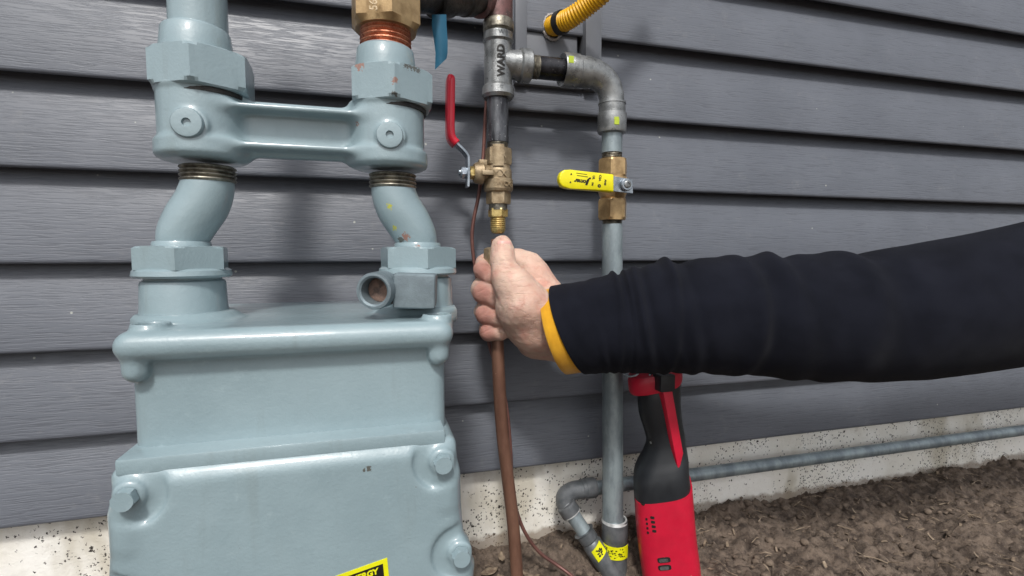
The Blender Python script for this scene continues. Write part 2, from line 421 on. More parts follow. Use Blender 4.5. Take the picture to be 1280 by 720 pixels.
def nets(fn, lo, hi, h):
    lo = np.array(lo, float); hi = np.array(hi, float); n = np.ceil((hi-lo)/h).astype(int)+1
    G = np.stack(np.meshgrid(*[lo[i]+h*np.arange(n[i]) for i in range(3)], indexing='ij'), -1)
    Fv = fn(G); ins = Fv < 0; cd = n-1; tot = int(np.prod(cd))
    sm = np.zeros((tot, 3)); ct = np.zeros(tot); quads = []
    lin_ = lambda c: (c[:, 0]*cd[1]+c[:, 1])*cd[2]+c[:, 2]
    for ax in range(3):
        sa = [slice(None)]*3; sb = [slice(None)]*3; sa[ax] = slice(0, -1); sb[ax] = slice(1, None)
        A, B = Fv[tuple(sa)], Fv[tuple(sb)]
        ix = np.argwhere(ins[tuple(sa)] != ins[tuple(sb)])
        b, c = (ax+1) % 3, (ax+2) % 3
        ok = (ix[:, b] > 0) & (ix[:, b] < cd[b]) & (ix[:, c] > 0) & (ix[:, c] < cd[c]); ix = ix[ok]
        fa = A[tuple(ix.T)]; fb = B[tuple(ix.T)]; p = ix.astype(float); p[:, ax] += fa/(fa-fb)
        cells = []
        for db, dc in ((1, 1), (0, 1), (0, 0), (1, 0)):
            q = ix.copy(); q[:, b] -= db; q[:, c] -= dc; l = lin_(q); cells.append(l)
            for k in range(3): sm[:, k] += np.bincount(l, p[:, k], tot)
            ct += np.bincount(l, minlength=tot)
        Q = np.stack(cells, 1); fl = fa > 0; Q[fl] = Q[fl][:, ::-1]; quads.append(Q)
    Q = np.concatenate(quads); used = np.unique(Q); mp = np.full(tot, -1); mp[used] = np.arange(len(used))
    V = sm[used]/ct[used][:, None]*h+lo
    return [Vector(v) for v in V.tolist()], [tuple(q) for q in mp[Q].tolist()]

# ================================================================== SETTING
# ground: one sheet, finely broken near the wall
HOL = P(764, 700, -.10)
def gh(x, y):
    p = Vector((x, y, 0))
    h = noise.fractal(p*9, .9, 2.2, 4)*.012 + abs(noise.fractal(p*34, .8, 2.1, 4))*.012 - .004 + max(0, noise.noise(p*75))*.007
    h += .012*math.exp(-((y+.0)/.06)**2)*noise.noise(Vector((x*8, 3, 0)))
    h -= .032*math.exp(-((x-HOL.x)/.055)**2-((y-HOL.y)/.05)**2)
    h += .004*noise.noise(Vector((x*140, y*140, 1)))
    return h
def ground():
    def axis(dense_lo, dense_hi, step, far_lo, far_hi):
        a = list(np.arange(dense_lo, dense_hi+1e-9, step)); s = step; x = dense_hi
        while x < far_hi: s *= 1.5; x = min(x+s, far_hi); a.append(x)
        s = step; x = dense_lo
        while x > far_lo: s *= 1.5; x = max(x-s, far_lo); a.insert(0, x)
        return a
    xs = axis(-0.4, 1.3, .0035, -25, 25); ys = axis(-.42, .004, .0035, -25, .3)
    V, Fc = [], []
    for y in ys:
        for x in xs:
            fade = 1.0 if -1 < x < 2.5 and y > -1.5 else 0.0
            h = gh(x, y) if fade else 0
            V.append((x, y, h*fade))
    nx = len(xs)
    for j in range(len(ys)-1):
        for i in range(nx-1):
            Fc.append((j*nx+i, j*nx+i+1, (j+1)*nx+i+1, (j+1)*nx+i))
    me = bpy.data.meshes.new('ground'); me.from_pydata(V, [], Fc); me.shade_smooth(); me.materials.append(M['soil'])
    o = bpy.data.objects.new('ground', me); col.objects.link(o); o['kind'] = 'structure'; return o
ground()

# loose crumbs of soil
def crumbs():
    V, Fc = [], []
    for i in range(1700):
        x = random.uniform(-.1, 1.1); y = random.uniform(-.36, -.004); s = random.choice((.0012, .0016, .002, .002, .003, .0045))*random.uniform(.6, 1.4)
        gz = gh(x, y)+s*.25; bm = bmesh.new(); bmesh.ops.create_icosphere(bm, subdivisions=2 if s > .004 else 1, radius=s); k = len(V); bm.verts.index_update()
        for v in bm.verts:
            c = v.co*(1+.5*noise.noise(v.co*(2/s)*.35+Vector((i, 0, 0)))); V.append((x+c.x*1.2, y+c.y, gz+c.z*.75))
        Fc += [tuple(q.index+k for q in f.verts) for f in bm.faces]; bm.free()
    o = obj('soil_crumbs', (V, Fc), 'clod', kind='stuff', sharp=50); return o
crumbs()
def litter():
    V, Fc = [], []
    for i in range(420):
        x = random.uniform(-.1, 1.1); y = random.uniform(-.34, -.004); a_ = random.uniform(0, 6.3); z = gh(x, y)+.002
        if i % 2: L, wd, hh = random.uniform(.008, .035), random.uniform(.0005, .0012), .0008      # twig
        else: L, wd, hh = random.uniform(.004, .010), random.uniform(.002, .005), .0003             # leaf scrap
        dx, dy = math.cos(a_)*L/2, math.sin(a_)*L/2; nx_, ny_ = -math.sin(a_)*wd/2, math.cos(a_)*wd/2; t1, t2, t3 = (random.uniform(-.003, .004) for _ in range(3))
        k = len(V)
        for (px_, py_, zz) in ((-dx, -dy, t1), (0, 0, .002+t3), (dx, dy, t2)):
            w_ = random.uniform(.6, 1.2)
            for sx, sz in ((-1, 0), (1, .3), (1, hh*1000+.3), (-1, hh*1000)):
                V.append((x+px_+nx_*sx*w_, min(y+py_+ny_*sx*w_, -.001), z+zz+sz*.001))
        for j in (0, 4): Fc += [(k+j+q, k+j+(q+1) % 4, k+j+4+(q+1) % 4, k+j+4+q) for q in range(4)]
        Fc += [(k, k+3, k+2, k+1), (k+8, k+9, k+10, k+11)]
    return obj('plant_litter', (V, Fc), 'leaf', kind='stuff', sharp=40)
litter()

# the house wall
wall = thing('house_wall', 'grey lap siding wall with embossed wood grain above a speckled concrete foundation', 'wall', (0, 0, 0))
lap_px = [36, 138, 232, 327, 415, 502, 585]
YB = -.021
zs = [P(650, py, YB).z for py in lap_px]
step = (zs[0]-zs[-1])/6
z_all = [zs[0]+step*k for k in range(4, 0, -1)] + zs
X0, X1 = -1.3, 3.2
for i, zb in enumerate(z_all):
    zt = (z_all[i-1] if i else zb+step) + .012
    rr = .0035
    prof = [(.006, zb+.030), (YB+.0062, zb+.028), (YB+.0042, zb+.004), (YB+rr+.0006, zb+.0004), (YB+rr, zb), (YB+rr*.4, zb+rr*.15), (YB, zb+rr*.7), (YB+.0003, zb+rr*1.6), (YB+.004, zb+(zt-zb)*.5), (-.0022, zt-.024), (.0005, zt-.014), (.0025, zt), (.006, zt)]
    nx = 46; V, Fc = [], []
    for j in range(nx+1):
        x = X0+(X1-X0)*j/nx; wv = .0006*noise.noise(Vector((x*2.2, i*3.1, 0)))
        for (y, z) in prof: V.append((x, y+wv*2, z+wv))
    m = len(prof)
    for j in range(nx):
        for k in range(m):
            Fc.append((j*m+k, j*m+(k+1) % m, (j+1)*m+(k+1) % m, (j+1)*m+k))
    Fc.append(tuple(range(m))); Fc.append(tuple(nx*m+k for k in range(m))[::-1])
    obj('siding_board', (V, Fc), 'siding', wall, sharp=50)
def foundation():
    V, Fc = [], []; nx, nz = 260, 22; z0, z1 = -.15, z_all[-1]+.02
    for j in range(nz+1):
        for i in range(nx+1):
            x = X0+(X1-X0)*i/nx; z = z0+(z1-z0)*j/nz
            V.append((x, .003+.0022*noise.fractal(Vector((x*9, 0, z*9)), .9, 2, 4), z))
    for j in range(nz):
        for i in range(nx): a = j*(nx+1)+i; Fc.append((a, a+1, a+nx+2, a+nx+1))
    k = len(V); V += [(X0, .25, z0), (X1, .25, z0), (X1, .25, z1), (X0, .25, z1)]
    Fc.append((k, k+3, k+2, k+1))
    return obj('foundation', (V, Fc), 'concrete', wall, sharp=180)
foundation()
obj('sheathing', box((X0, .0068, z_all[-1]+.021), (X1, .25, z_all[0]+step*1.2), .0), 'siding', wall)

# ================================================================== MOUNTING BLOCK with the yellow pipe
YT = -.075      # plane of the small piping
a = P(643, 112, -.024); b = P(750, 112, -.024)
zt = P(690, -60, -.024).z; zb = P(700, 110, -.024).z
mb = thing('mounting_block', 'grey moulded mounting block let into the siding behind the yellow pipe', 'mounting block', (a.x, 0, zb))
xi0 = P(658, 60, -.024).x; xi1 = P(729, 60, -.022).x
obj('side_trim', box((a.x, -.028, zb), (xi0, -.0002, zt), .0025), 'trim', mb)
obj('side_trim', box((xi1, -.031, zb), (b.x-.004, -.0004, zt), .0025), 'trim', mb)
obj('side_trim', box((b.x-.0035, -.0235, zb+.002), (b.x+.002, -.0006, zt), .0012), 'trim', mb)
obj('bottom_trim', box((xi0+.0004, -.0265, zb+.0005), (xi1-.0004, -.0008, zb+.009), .0025), 'trim', mb)
zsplit = P(690, 34, -.016).z
obj('face_panel', box((xi0+.0003, -.0155, zb+.0095), (xi1-.0065, -.001, zsplit-.0006), .0012), 'trim', mb)
obj('face_panel', box((xi0+.0003, -.0175, zsplit+.0006), (xi1-.0065, -.0012, zt), .0012), 'trim', mb)
hc = P(691, 34, -.018); k = 1/S(hc)
def rag(t, th): return .8*noise.noise(Vector((math.cos(t*6.28)*5, math.sin(t*6.28)*5, th*.8)))
ring = [hc + Vector((math.cos(q)*12.5*k, 0, math.sin(q)*15*k)) for q in np.linspace(0, 2*math.pi, 41)]
obj('caulk', tube(ring, .0022, 10, False, rag), 'white_caulk', mb)
obj('hole_shade_disc', lathe([(0, 12*k), (.002, 12.5*k)], hc+Vector((0, -.001, 0)), (0, -1, 0), 32), 'rubber', mb)  # flat dark disc for the shade inside the hole, no recess cut

fx = thing('flexible_gas_pipe', 'yellow corrugated flexible gas pipe coming out of the mounting block', 'pipe', P(690, 33, -.02))
path = cat([P(689, 34, -.014), P(697, 30, -.035), P(714, 22, -.055), P(738, 4, -.075), P(765, -22, -.10), P(800, -75, -.12), P(840, -150, -.13)], 40)
obj('corrugated_pipe', tube(path, lambda t: .0126+.0009*math.sin(t*2*math.pi*44), 40), 'yellow_coat', fx, sharp=180)
cpath = [path[42]*(1-s)+path[58]*s for s in (0, .3, .6, 1)]
obj('sleeve_ring', tube(cpath, .0152, 32, disp=lambda t, th: .06*noise.noise(Vector((math.cos(th)*2, math.sin(th)*2, t*3)))), 'rubber', fx, sharp=60)

# ================================================================== TOP IRON BRANCH
XT = P(622.5, 100, YT)
tp = thing('iron_tee', 'red brown iron tee at the top of the small piping', 'pipe fitting', P(622, 27, YT))
obj('body', vp(623, YT, [(-60, 18), (-24, 18), (24, 17.8)]), 'brown_iron', tp)
obj('collar', vp(623, YT, [(19, 17.9), (21, 19.2), (32, 19.4), (34, 17.5), (35, 16.5)]), 'threads', tp)
A0 = P(608, 2, YT); A1 = P(503, -1, -.180)
d = (A1-A0).normalized(); s0 = S(A0)
obj('branch', lathe([(0, 17/s0), (.006, 17/s0), (.0065, 19/s0), (.018, 19/s0), (.019, 15/s0)], A0, d), 'brown_iron', tp)
ip = thing('iron_pipe', 'dark iron pipe joining the brown tee to the brass union', 'pipe', A0)
obj('pipe', lathe([(.015, 13.5/s0), ((A1-A0).length, 13.5/s0)], A0, d), 'dark_steel', ip)
obj('coupling', lathe([(.034, 14/s0), (.036, 17/s0), (.052, 17/s0), (.054, 15.5/s0), (.080, 15.5/s0), (.084, 18/s0), (.11, 18/s0)], A0, d), 'dark_steel', ip)

# blue tape
def tape():
    pts = [(549, 18), (549, 32), (551, 50), (552, 66), (551, 80)]
    V, Fc = [], []; w_ = [9, 9.2, 8.5, 7.5, 7.2]
    for i, (x, y) in enumerate(pts):
        for s in (-1, -.33, .33, 1):
            q = P(x+s*w_[i], y+(0 if i < 4 else -s*7), -.148-.004*math.cos(s*1.4)+.002*i)
            V.append(q)
    for i in range(4):
        for j in range(3): Fc.append((i*4+j, i*4+j+1, i*4+j+5, i*4+j+4))
    n = len(V); V += [v+Vector((0, .0005, 0)) for v in V]; Fc += [tuple(q+n for q in f)[::-1] for f in Fc]
    return V, Fc
tag(obj('tape_strip', tape(), 'blue_tape', sharp=180), 'strip of blue tape hanging from the dark iron pipe', 'tape')

# ================================================================== MALLEABLE TEE
te = thing('tee_fitting', 'silver grey iron tee with raised lettering, branching right', 'pipe fitting', P(622.5, 119, YT))
obj('body', vp(622.5, YT, [(34, 15), (36, 18.6), (46, 19.5), (49, 17.2), (102, 17.2), (105, 19.6), (115, 20.2), (119, 17.5)]), 'fitting', te)
B0 = P(628, 82, YT); B0.z = P(703, 87.5, YT).z; s0 = S(P(650, 82, YT)); xb = lambda px: (P(px, 82, YT).x-B0.x)
obj('branch', lathe([(0, 17/s0), (xb(640), 17/s0), (xb(648), 18/s0), (xb(650), 20.5/s0), (xb(661), 20.5/s0), (xb(662.5), 19/s0), (xb(662.5), 15.5/s0)], B0, (1, 0, 0)), 'fitting', te)
rt = 17.2/S(P(622.5, 80, YT))
obj('lettering', text('WARD', .0125, .0007, on_cyl(624, 76, YT, rt, R(90), .0003, .15), bold=.0004, cuts=1), 'dark_steel', te)  # cast letters coloured dark for the shade on their raised sides
obj('maker_mark', text('( W )', .0075, .0004, on_cyl(624, 40, YT, rt*1.13, 0, .0001, .15), cuts=1), 'fitting_dark', te)
obj('maker_mark', text('o', .0085, .0004, on_cyl(624, 108, YT, rt*1.15, 0, .0001, .15), cuts=1), 'fitting_dark', te)

nb = thing('pipe_nipple', 'short black pipe nipple between the silver tee and the swept elbow', 'pipe', P(662, 86, YT))
N0 = P(660, 86, YT); N0.z = P(703, 87.5, YT).z
xn = lambda px: P(px, 86, YT).x-N0.x
pr = []
for i in range(6): pr += [(xn(661+i*2), 13.6/s0), (xn(662+i*2), 14.4/s0)]
obj('threads', lathe(pr, N0, (1, 0, 0)), 'threads', nb)
obj('pipe', lathe([(xn(672.5), 13.9/s0), (xn(712), 13.9/s0)], N0, (1, 0, 0)), 'black_pipe', nb)

# swept elbow
el = thing('elbow_fitting', 'silver swept elbow turning the branch down to the yellow handled valve', 'pipe fitting', P(765, 164, YT))
E0 = P(703, 87.5, YT); E2 = P(765, 88, YT); E2.z = E0.z; s1 = S(P(735, 88, YT))
xe = lambda px: P(px, 88, YT).x-E0.x
obj('collar', lathe([(xe(704), 15/s1), (xe(702), 19.5/s1), (xe(704), 20.3/s1), (xe(721), 20.3/s1), (xe(722), 18.9/s1), (xe(736), 18.9/s1), (xe(737), 17/s1)], E0, (1, 0, 0)), 'fitting', el, sharp=25)
rb = 32/s1; cx = E2.x-rb; zc = E0.z
bend = [Vector((P(727, 88, YT).x, YT, zc))] + [Vector((cx+rb*math.sin(t), YT, zc-rb+rb*math.cos(t))) for t in np.linspace(0.03, math.pi/2, 26)] + [Vector((cx+rb, YT, zc-rb-.006)), Vector((cx+rb, YT, zc-rb-.014))]
s2 = S(P(765, 130, YT))
obj('bend', tube(bend, lambda t: (17.9-2.4*t)/s1, 40), 'fitting', el, sharp=180)
obj('collar', vp(765, YT, [(124, 15.2), (124.5, 17.2), (126.5, 17.2), (127, 16.5), (137.5, 16.5), (138.5, 17.9), (141, 18.1), (160, 18.1), (163, 17.2), (164, 13)], front=.0165), 'fitting', el, sharp=25)
obj('paint_mark', patch(765, 151, YT, 18.3, 6, 9, seed=3, th0=R(18), lift=.0002), 'paint_mark', el)
g = box((0, 0, 0), (6.5/s1, .0006, 8/s1), 0)
q0 = P(711, 78, YT-20.5/s1-.0001)
obj('paint_mark', ([Vector(v)+q0 for v in g[0]], g[1]), 'paint_mark', el)

# ================================================================== LEFT VALVE with the red handle
lp = thing('pipe_nipple', 'worn vertical pipe nipple between the silver tee and the red handled valve', 'pipe', P(622, 184, YT))
obj('pipe', vp(622, YT, [(112, 13.6), (176, 13.6)]), 'worn_pipe', lp)
obj('threads', thread(622, YT, 175, 186, 13.4, 6), 'threads', lp)

va = thing('ball_valve', 'weathered brass ball valve with an upright red lever, closed above the hand', 'valve', P(622, 258, YT))
obj('hex_end', hexnut(623, YT, 183, 204, 16.8, R(8), .95), 'cast_brass', va, sharp=25)
obj('face_plate', patch(623, 194, YT, 15.6, 13, 26, lift=.0012), 'cast_brass', va, sharp=30)
obj('body', vp(623, YT, [(203, 13), (205, 14.5), (208, 15), (212, 16.6), (222, 16.8), (223.5, 18), (235, 18.2), (238, 17), (240, 13)]), 'cast_brass', va, sharp=20)
obj('hex_end', hexnut(623, YT, 239, 254, 15.4, R(14), .95), 'cast_brass', va, sharp=25)
rv = 17.0/S(P(623, 220, YT))
obj('cast_lettering', text('CR', .0130, .0009, on_cyl(624, 193, YT, rv*.93, R(0), .0008), cuts=1), 'cast_brass', va)
obj('cast_lettering', text('XX', .0125, .0010, on_cyl(625, 217, YT, rv*.99, R(0), .0004), cuts=1), 'cast_brass', va)
obj('cast_lettering', text('600WOG', .0085, .0010, on_cyl(625, 230, YT, rv*1.07, R(0), .0004), cuts=1), 'cast_brass', va)
V0 = P(610, 217, YT); s3 = S(V0); xv = lambda px: -(P(px, 217, YT).x-V0.x)
obj('bonnet', lathe([(xv(611), 10/s3), (xv(605), 11/s3), (xv(603), 14/s3), (xv(595), 13/s3), (xv(592), 11/s3)], V0, (-1, 0, 0)), 'cast_brass', va)
obj('stop_lug', box((P(598, 210, YT).x, YT-.006, P(600, 208, YT).z), (P(608, 210, YT).x, YT+.006, P(600, 200, YT).z), .0012), 'cast_brass', va)
obj('stop_lug', box((P(599, 210, YT).x, YT-.018, P(600, 221, YT).z), (P(613, 210, YT).x, YT-.010, P(600, 215, YT).z), .0012), 'cast_brass', va)
obj('packing_nut', lathe([(xv(593), 7/s3), (xv(592), 8.2/s3), (xv(588), 8.2/s3), (xv(587), 7/s3)], V0, (-1, 0, 0), 48, hexr=8.2/s3), 'bright_brass', va)
obj('stem_nut', lathe([(xv(583), 7/s3), (xv(581), 8/s3), (xv(577), 8/s3), (xv(575.5), 6.5/s3)], V0, (-1, 0, 0), 48, hexr=8/s3, phase=R(10)), 'zinc', va)
obj('stem', lathe([(xv(590), 4/s3), (xv(574), 4/s3), (xv(573), 3.4/s3)], V0, (-1, 0, 0), 20), 'zinc', va)
def strap(pts, th, wd, bev=.0006, wfn=None):
    """flat strap bent in the x-z plane"""
    pts = cat([P(x, y, YT) for x, y in pts], 6); V, Fc = [], []; n = len(pts); m = 8
    for i, p in enumerate(pts):
        t = (pts[min(i+1, n-1)]-pts[max(i-1, 0)]).normalized(); nn = Vector((t.z, 0, -t.x))
        ww = wd*(wfn(i/(n-1)) if wfn else 1); tt = th*(wfn(i/(n-1))**.5 if wfn else 1)
        for a_, b_ in ((-1, -.7), (-.7, -1), (.7, -1), (1, -.7), (1, .7), (.7, 1), (-.7, 1), (-1, .7)):
            V.append(p+nn*a_*tt/2+Vector((0, 1, 0))*b_*ww/2)
    for i in range(n-1):
        for k_ in range(m): Fc.append((i*m+k_, i*m+(k_+1) % m, (i+1)*m+(k_+1) % m, (i+1)*m+k_))
    Fc.append(tuple(range(m))[::-1]); Fc.append(tuple((n-1)*m+k_ for k_ in range(m)))
    return V, Fc
lv = obj('lever', strap([(584, 234), (584.5, 220), (584.5, 200), (583, 194), (577, 187), (568, 178), (564, 170)], .0036, .017), 'zinc', va)
grip = lambda t: (min(1, .25+math.sqrt(max(0, t*7))) if t < .12 else min(1, .35+math.sqrt(max(0, (1-t)*9))))
obj('grip', strap([(570, 180.5), (564.5, 174), (562.5, 164), (562.5, 140), (562.7, 115), (563, 93)], .0098, .021, wfn=lambda t: 1 if t < .9 else max(.15, math.sqrt(max(0, 1-((t-.9)/.1)**2)))), 'red_vinyl', lv, sharp=180)

ad = thing('flare_adapter', 'bright brass male flare adapter screwed into the bottom of the red handled valve', 'pipe fitting', P(622, 292, YT))
obj('neck', vp(622.5, YT, [(253, 11.5), (262, 11.5)]), 'threads', ad)
obj('hex', hexnut(622.5, YT, 260, 270.5, 12.4, R(8), .94), 'bright_brass', ad)
obj('threads', thread(622.5, YT, 270, 285, 9.8, 6), 'bright_brass', ad)
obj('flare_cone', vp(622.5, YT, [(284.5, 9.2), (287, 9.4), (291, 7.5), (292, 5)]), 'bright_brass', ad)

# ================================================================== RIGHT VALVE with the yellow handle
gp = thing('pipe_nipple', 'short galvanized nipple between the swept elbow and the yellow handled valve', 'pipe', P(765, 196, YT))
obj('pipe', vp(765, YT, [(160, 12.8), (189, 12.8)]), 'galvanized', gp)
obj('threads', thread(765, YT, 188, 198, 12.6, 5), 'threads', gp)
vb = thing('ball_valve', 'brass ball valve with a printed yellow lever turned across the pipe', 'valve', P(765, 275, YT))
obj('hex_end', hexnut(766, YT, 196, 220, 18.6, R(26)), 'hex_brass', vb)
obj('body', vp(766, YT, [(218, 14), (220, 17), (226, 18), (231, 18.6), (238, 18), (244, 16), (247, 15), (249, 13)]), 'hex_brass', vb)
obj('hex_end', hexnut(765.5, YT, 247, 274, 18.6, R(26)), 'hex_brass', vb)
YH = -.112
st = P(782, 231, YH-.001); st.y = YH; s4 = S(st)
obj('stem', lathe([(0, 7/s4), (.03, 7/s4), (.031, 9/s4), (.0375, 9/s4)], Vector((P(766, 231, YT).x, YT, st.z)), (0, -1, 0), 24), 'hex_brass', vb)
hp = [P(x, y, YH) for x, y in ((763, 219), (775, 222), (790, 224), (791, 242), (775, 240), (763, 239))]
obj('lever_plate', prism([(p.x, p.z) for p in hp], YH-.0012, YH+.0018, .0005, 1), 'zinc', vb)
obj('lever_nut', lathe([(0, 7.2/s4), (.001, 7.8/s4), (.004, 7.8/s4), (.005, 6.8/s4)], st+Vector((0, -.0012, 0)), (0, -1, 0), 30), 'zinc', vb)
obj('lever_screw', lathe([(0, 4.6/s4), (.0015, 4.6/s4), (.002, 3.8/s4), (.0021, 2.2/s4), (.0012, 2.0/s4)], st+Vector((0, -.0061, 0)), (0, -1, 0), 24), 'fitting', vb)
out_ = []
ctr = [(708.5, 226, 13.5)]
for t in np.linspace(R(265), R(95), 12): out_.append((709+10*math.cos(t), 225.6-13.3*math.sin(t)*1.0))
poly = [(767, 218)] + [(712, 212.2)] + [(705, 212.3), (701, 215), (699, 219.5), (698.5, 224), (699.5, 229), (702, 233), (706, 235), (712, 235.8)] + [(767, 240.5)]
hp = [P(x, y, YH-.004) for x, y in poly]
gr = obj('grip', prism([(p.x, p.z) for p in hp], YH-.0055, YH+.0045, .0024, 3), 'yellow_vinyl', vb, sharp=50)
def on_handle(px, py):
    c = P(px, py, YH-.0055); a_ = R(180)-math.atan2(5.2, 58)
    cs, sn = math.cos(a_), math.sin(a_)
    return lambda u, v, w_: (c.x+u*cs-v*sn, c.y-.0001-w_, c.z+u*sn+v*cs)
pts = [text('Jomar', .0072, .00012, on_handle(726.5, 226.8), bold=.00035, shear=.25),
       text('J', .010, .00012, on_handle(735.5, 227.5), bold=.0006, shear=.3),
       text('-------------', .0034, .0001, on_handle(727, 217.5), bold=.0002), text('-------------', .0034, .0001, on_handle(728, 220.5), bold=.0002),
       text('v', .004, .0001, on_handle(714, 217.8), bold=.0003), text('v', .004, .0001, on_handle(713, 228), bold=.0003)]
def vert_text(s, px, py, sz):
    f0 = on_handle(px, py); return text(s, sz, .0001, lambda u, v, w_: f0(-v, u, w_), bold=.0002)
pts += [vert_text('UL', 742, 222, .0042), vert_text('CSA', 750, 222.5, .0042), vert_text('ANSI', 756.5, 228, .0034), text('o', .0075, .0001, on_handle(749, 233), bold=.0005), vert_text('FM', 740.5, 230, .0032)]
obj('print', join(*pts), 'ink', gr)

# galvanized riser
gr_ = thing('galvanized_riser', 'long vertical galvanized pipe running behind the sleeve into the ground elbow', 'pipe', P(765.5, 690, YT))
obj('threads', thread(765.2, YT, 273, 281, 12.4, 4), 'threads', gr_)
top = P(765.2, 280, YT); bot = P(766, 672, YT)
obj('pipe', lathe([(0, 12.7/S(top)), ((bot-top).length, 12.9/S(bot)*1.0)], top, bot-top), 'galvanized', gr_)

# ================================================================== GROUND ELBOWS
eg = thing('elbow_fitting', 'dark grey elbow with a yellow label at the foot of the galvanized riser', 'pipe fitting', P(768, 720, YT))
YG = YT
obj('coupling', vp(768, YG, [(657, 13.2), (656, 15.2), (660, 16), (680, 16), (682, 15), (704, 15.3), (722, 16)]), 'fitting_dark', eg)
obj('worn_rim', vp(768, YG, [(658, 13.2), (655.2, 13.4), (655.2, 15.2), (658.5, 16.2)], cap=False), 'scraped', eg)
c0 = P(768, 715, YG)
obj('bend', tube(cat([c0+Vector((0, 0, .002)), c0+Vector((.002, 0, -.02)), c0+Vector((-.001, .004, -.035)), c0+Vector((-.02, .015, -.045))], 8), 16.5/S(c0), 32), 'fitting_dark', eg, sharp=180)
lb = obj('label', patch(768.5, 692, YG, 16.3, 38, 16, lift=.0003), 'label_yellow', eg)
s5 = S(P(768, 693, YG)); rl = 16.9/s5
def grime(px, py, Y, r, w_, h, n_, th0=0, seed=1):
    rr_ = random.Random(seed); gs = []; s = S(P(px, py, Y))
    for i in range(n_):
        u = rr_.uniform(-.5, .5)*w_; v = rr_.uniform(-.5, .5)*h; a_ = rr_.uniform(.8, 2.4); b_ = rr_.uniform(.5, 1.3)
        gs.append(patch(px, py+v, Y, r, a_, b_, out=.0006, th0=th0+u/r, lift=.0001, seed=i+1))
    return join(*gs)
obj('print', grime(768.5, 692, YG, 16.4, 25, 11, 60), 'label_black', lb)

# tilted pipe from the foundation elbow to the ground elbow, and the pipe running right
ew = thing('elbow_fitting', 'grey elbow lying against the concrete foundation', 'pipe fitting', P(722, 650, -.03))
YW = -.026
K0 = P(757, 611, YW); K1 = P(712, 627, YW)
bp = cat([P(740, 611, YW), P(728, 611.5, YW), P(715, 614, YW-.001), P(706.5, 621, YW-.007), P(707.5, 631, YW-.018), P(712, 638, YW-.028)], 8)
sK = S(K1)
obj('bend', tube(bp, 11.2/sK, 36), 'fitting_dark', ew, sharp=180)
dR = Vector((1, 0, 0))
C0 = P(726, 611.3, YW)
XL_ = P(743.5, 611, YW).x-C0.x
obj('collar', lathe([(0, 10.8/sK), (.001, 11.7/sK), (.006, 11.7/sK), (.0065, 12.4/sK), (XL_-.002, 12.5/sK), (XL_, 11.8/sK), (XL_, 8.6/sK)], C0, dR), 'fitting_dark', ew)
q1 = bp[-1]; q2 = P(748, 691, -.074)
dd = (q2-q1).normalized()
obj('collar', lathe([(-.010, 11/sK), (-.009, 12/sK), (.004, 12.2/sK), (.005, 11.8/sK), (.005, 8.8/sK)], q1, dd), 'fitting_dark', ew)
obj('worn_rim', lathe([(.0045, 12.1/sK), (.0062, 11.9/sK), (.0062, 9.3/sK)], q1, dd, cap=False), 'scraped', ew)
pq = P(713, 635, -.045)
def ell(p, n_, r, h=.0006): return lathe([(0, r), (h, r*.95)], p, n_, 20)
obj('paint_mark', ell(P(711.5, 628.5, -.0355), (CAM-P(713, 634, -.045)).normalized(), .0042, .0008), 'paint_mark', ew)
tag(obj('galvanized_pipe', lathe([(.003, 8.8/sK), ((q2-q1).length, 8.8/sK)], q1, dd), 'galvanized'), 'short slanting galvanized pipe between the two grey elbows near the soil', 'pipe')
tag(obj('galvanized_pipe', lathe([(0, 8.6/sK), (1.6, 8.6/sK)], P(735, 611.3, YW), dR), 'galvanized'), 'level galvanized pipe along the foundation, passing behind the power tool', 'pipe')
er = thing('elbow_fitting', 'dark grey coupling with a slanting yellow label on the slanting pipe', 'pipe fitting', q2)
r6 = 12.3/S(q2)
L6 = (q2-q1).length
obj('collar', lathe([(L6-.036, 13/sK), (L6-.035, r6*.97), (L6-.022, r6*.97), (L6-.020, r6*.86), (L6-.016, r6*1.02), (L6+.004, r6*1.06), (L6+.05, r6*1.0)], q1, dd), 'fitting_dark', er)
# its label wraps the collar
def lab():
    d_, e1, e2 = frame(dd); c = q1+dd*(L6-.006); r = r6*1.065; V, Fc = [], []
    tc = (CAM-c); tc = (tc-d_*tc.dot(d_)).normalized(); te_ = d_.cross(tc)
    n = 12
    for i in range(n+1):
        th = -.75+1.25*i/n
        for j, l in enumerate((-.0085, .0085)):
            for rr_ in (r+.0002, r+.0007):
                V.append(c+d_*(l+.004*th)+(tc*math.cos(th)+te_*math.sin(th))*rr_)
    for i in range(n):
        a_ = i*4; b_ = a_+4
        Fc += [(a_+1, a_+3, b_+3, b_+1), (a_, b_, b_+2, a_+2), (a_, a_+1, b_+1, b_), (a_+2, b_+2, b_+3, a_+3)]
    Fc += [(0, 2, 3, 1), (n*4, n*4+1, n*4+3, n*4+2)]
    return V, Fc, c, d_, tc, te_, r
V, Fc, c, d_, tc, te_, r = lab()
lo_ = obj('label', (V, Fc), 'label_yellow', er)
rr_ = random.Random(4); gs = []
for i in range(22):
    th = rr_.uniform(-.4, .1); l = rr_.uniform(-.005, .005); a_ = rr_.uniform(.0006, .0018); b_ = rr_.uniform(.0005, .001)
    q = [c+d_*(l+u)+(tc*math.cos(th+v/r)+te_*math.sin(th+v/r))*(r+.0009) for u, v in ((-b_, -a_), (b_, -a_*.8), (b_*.8, a_), (-b_, a_*.9))]
    gs.append((q, [(0, 1, 2, 3)]))
obj('print', join(*gs), 'label_black', lo_)

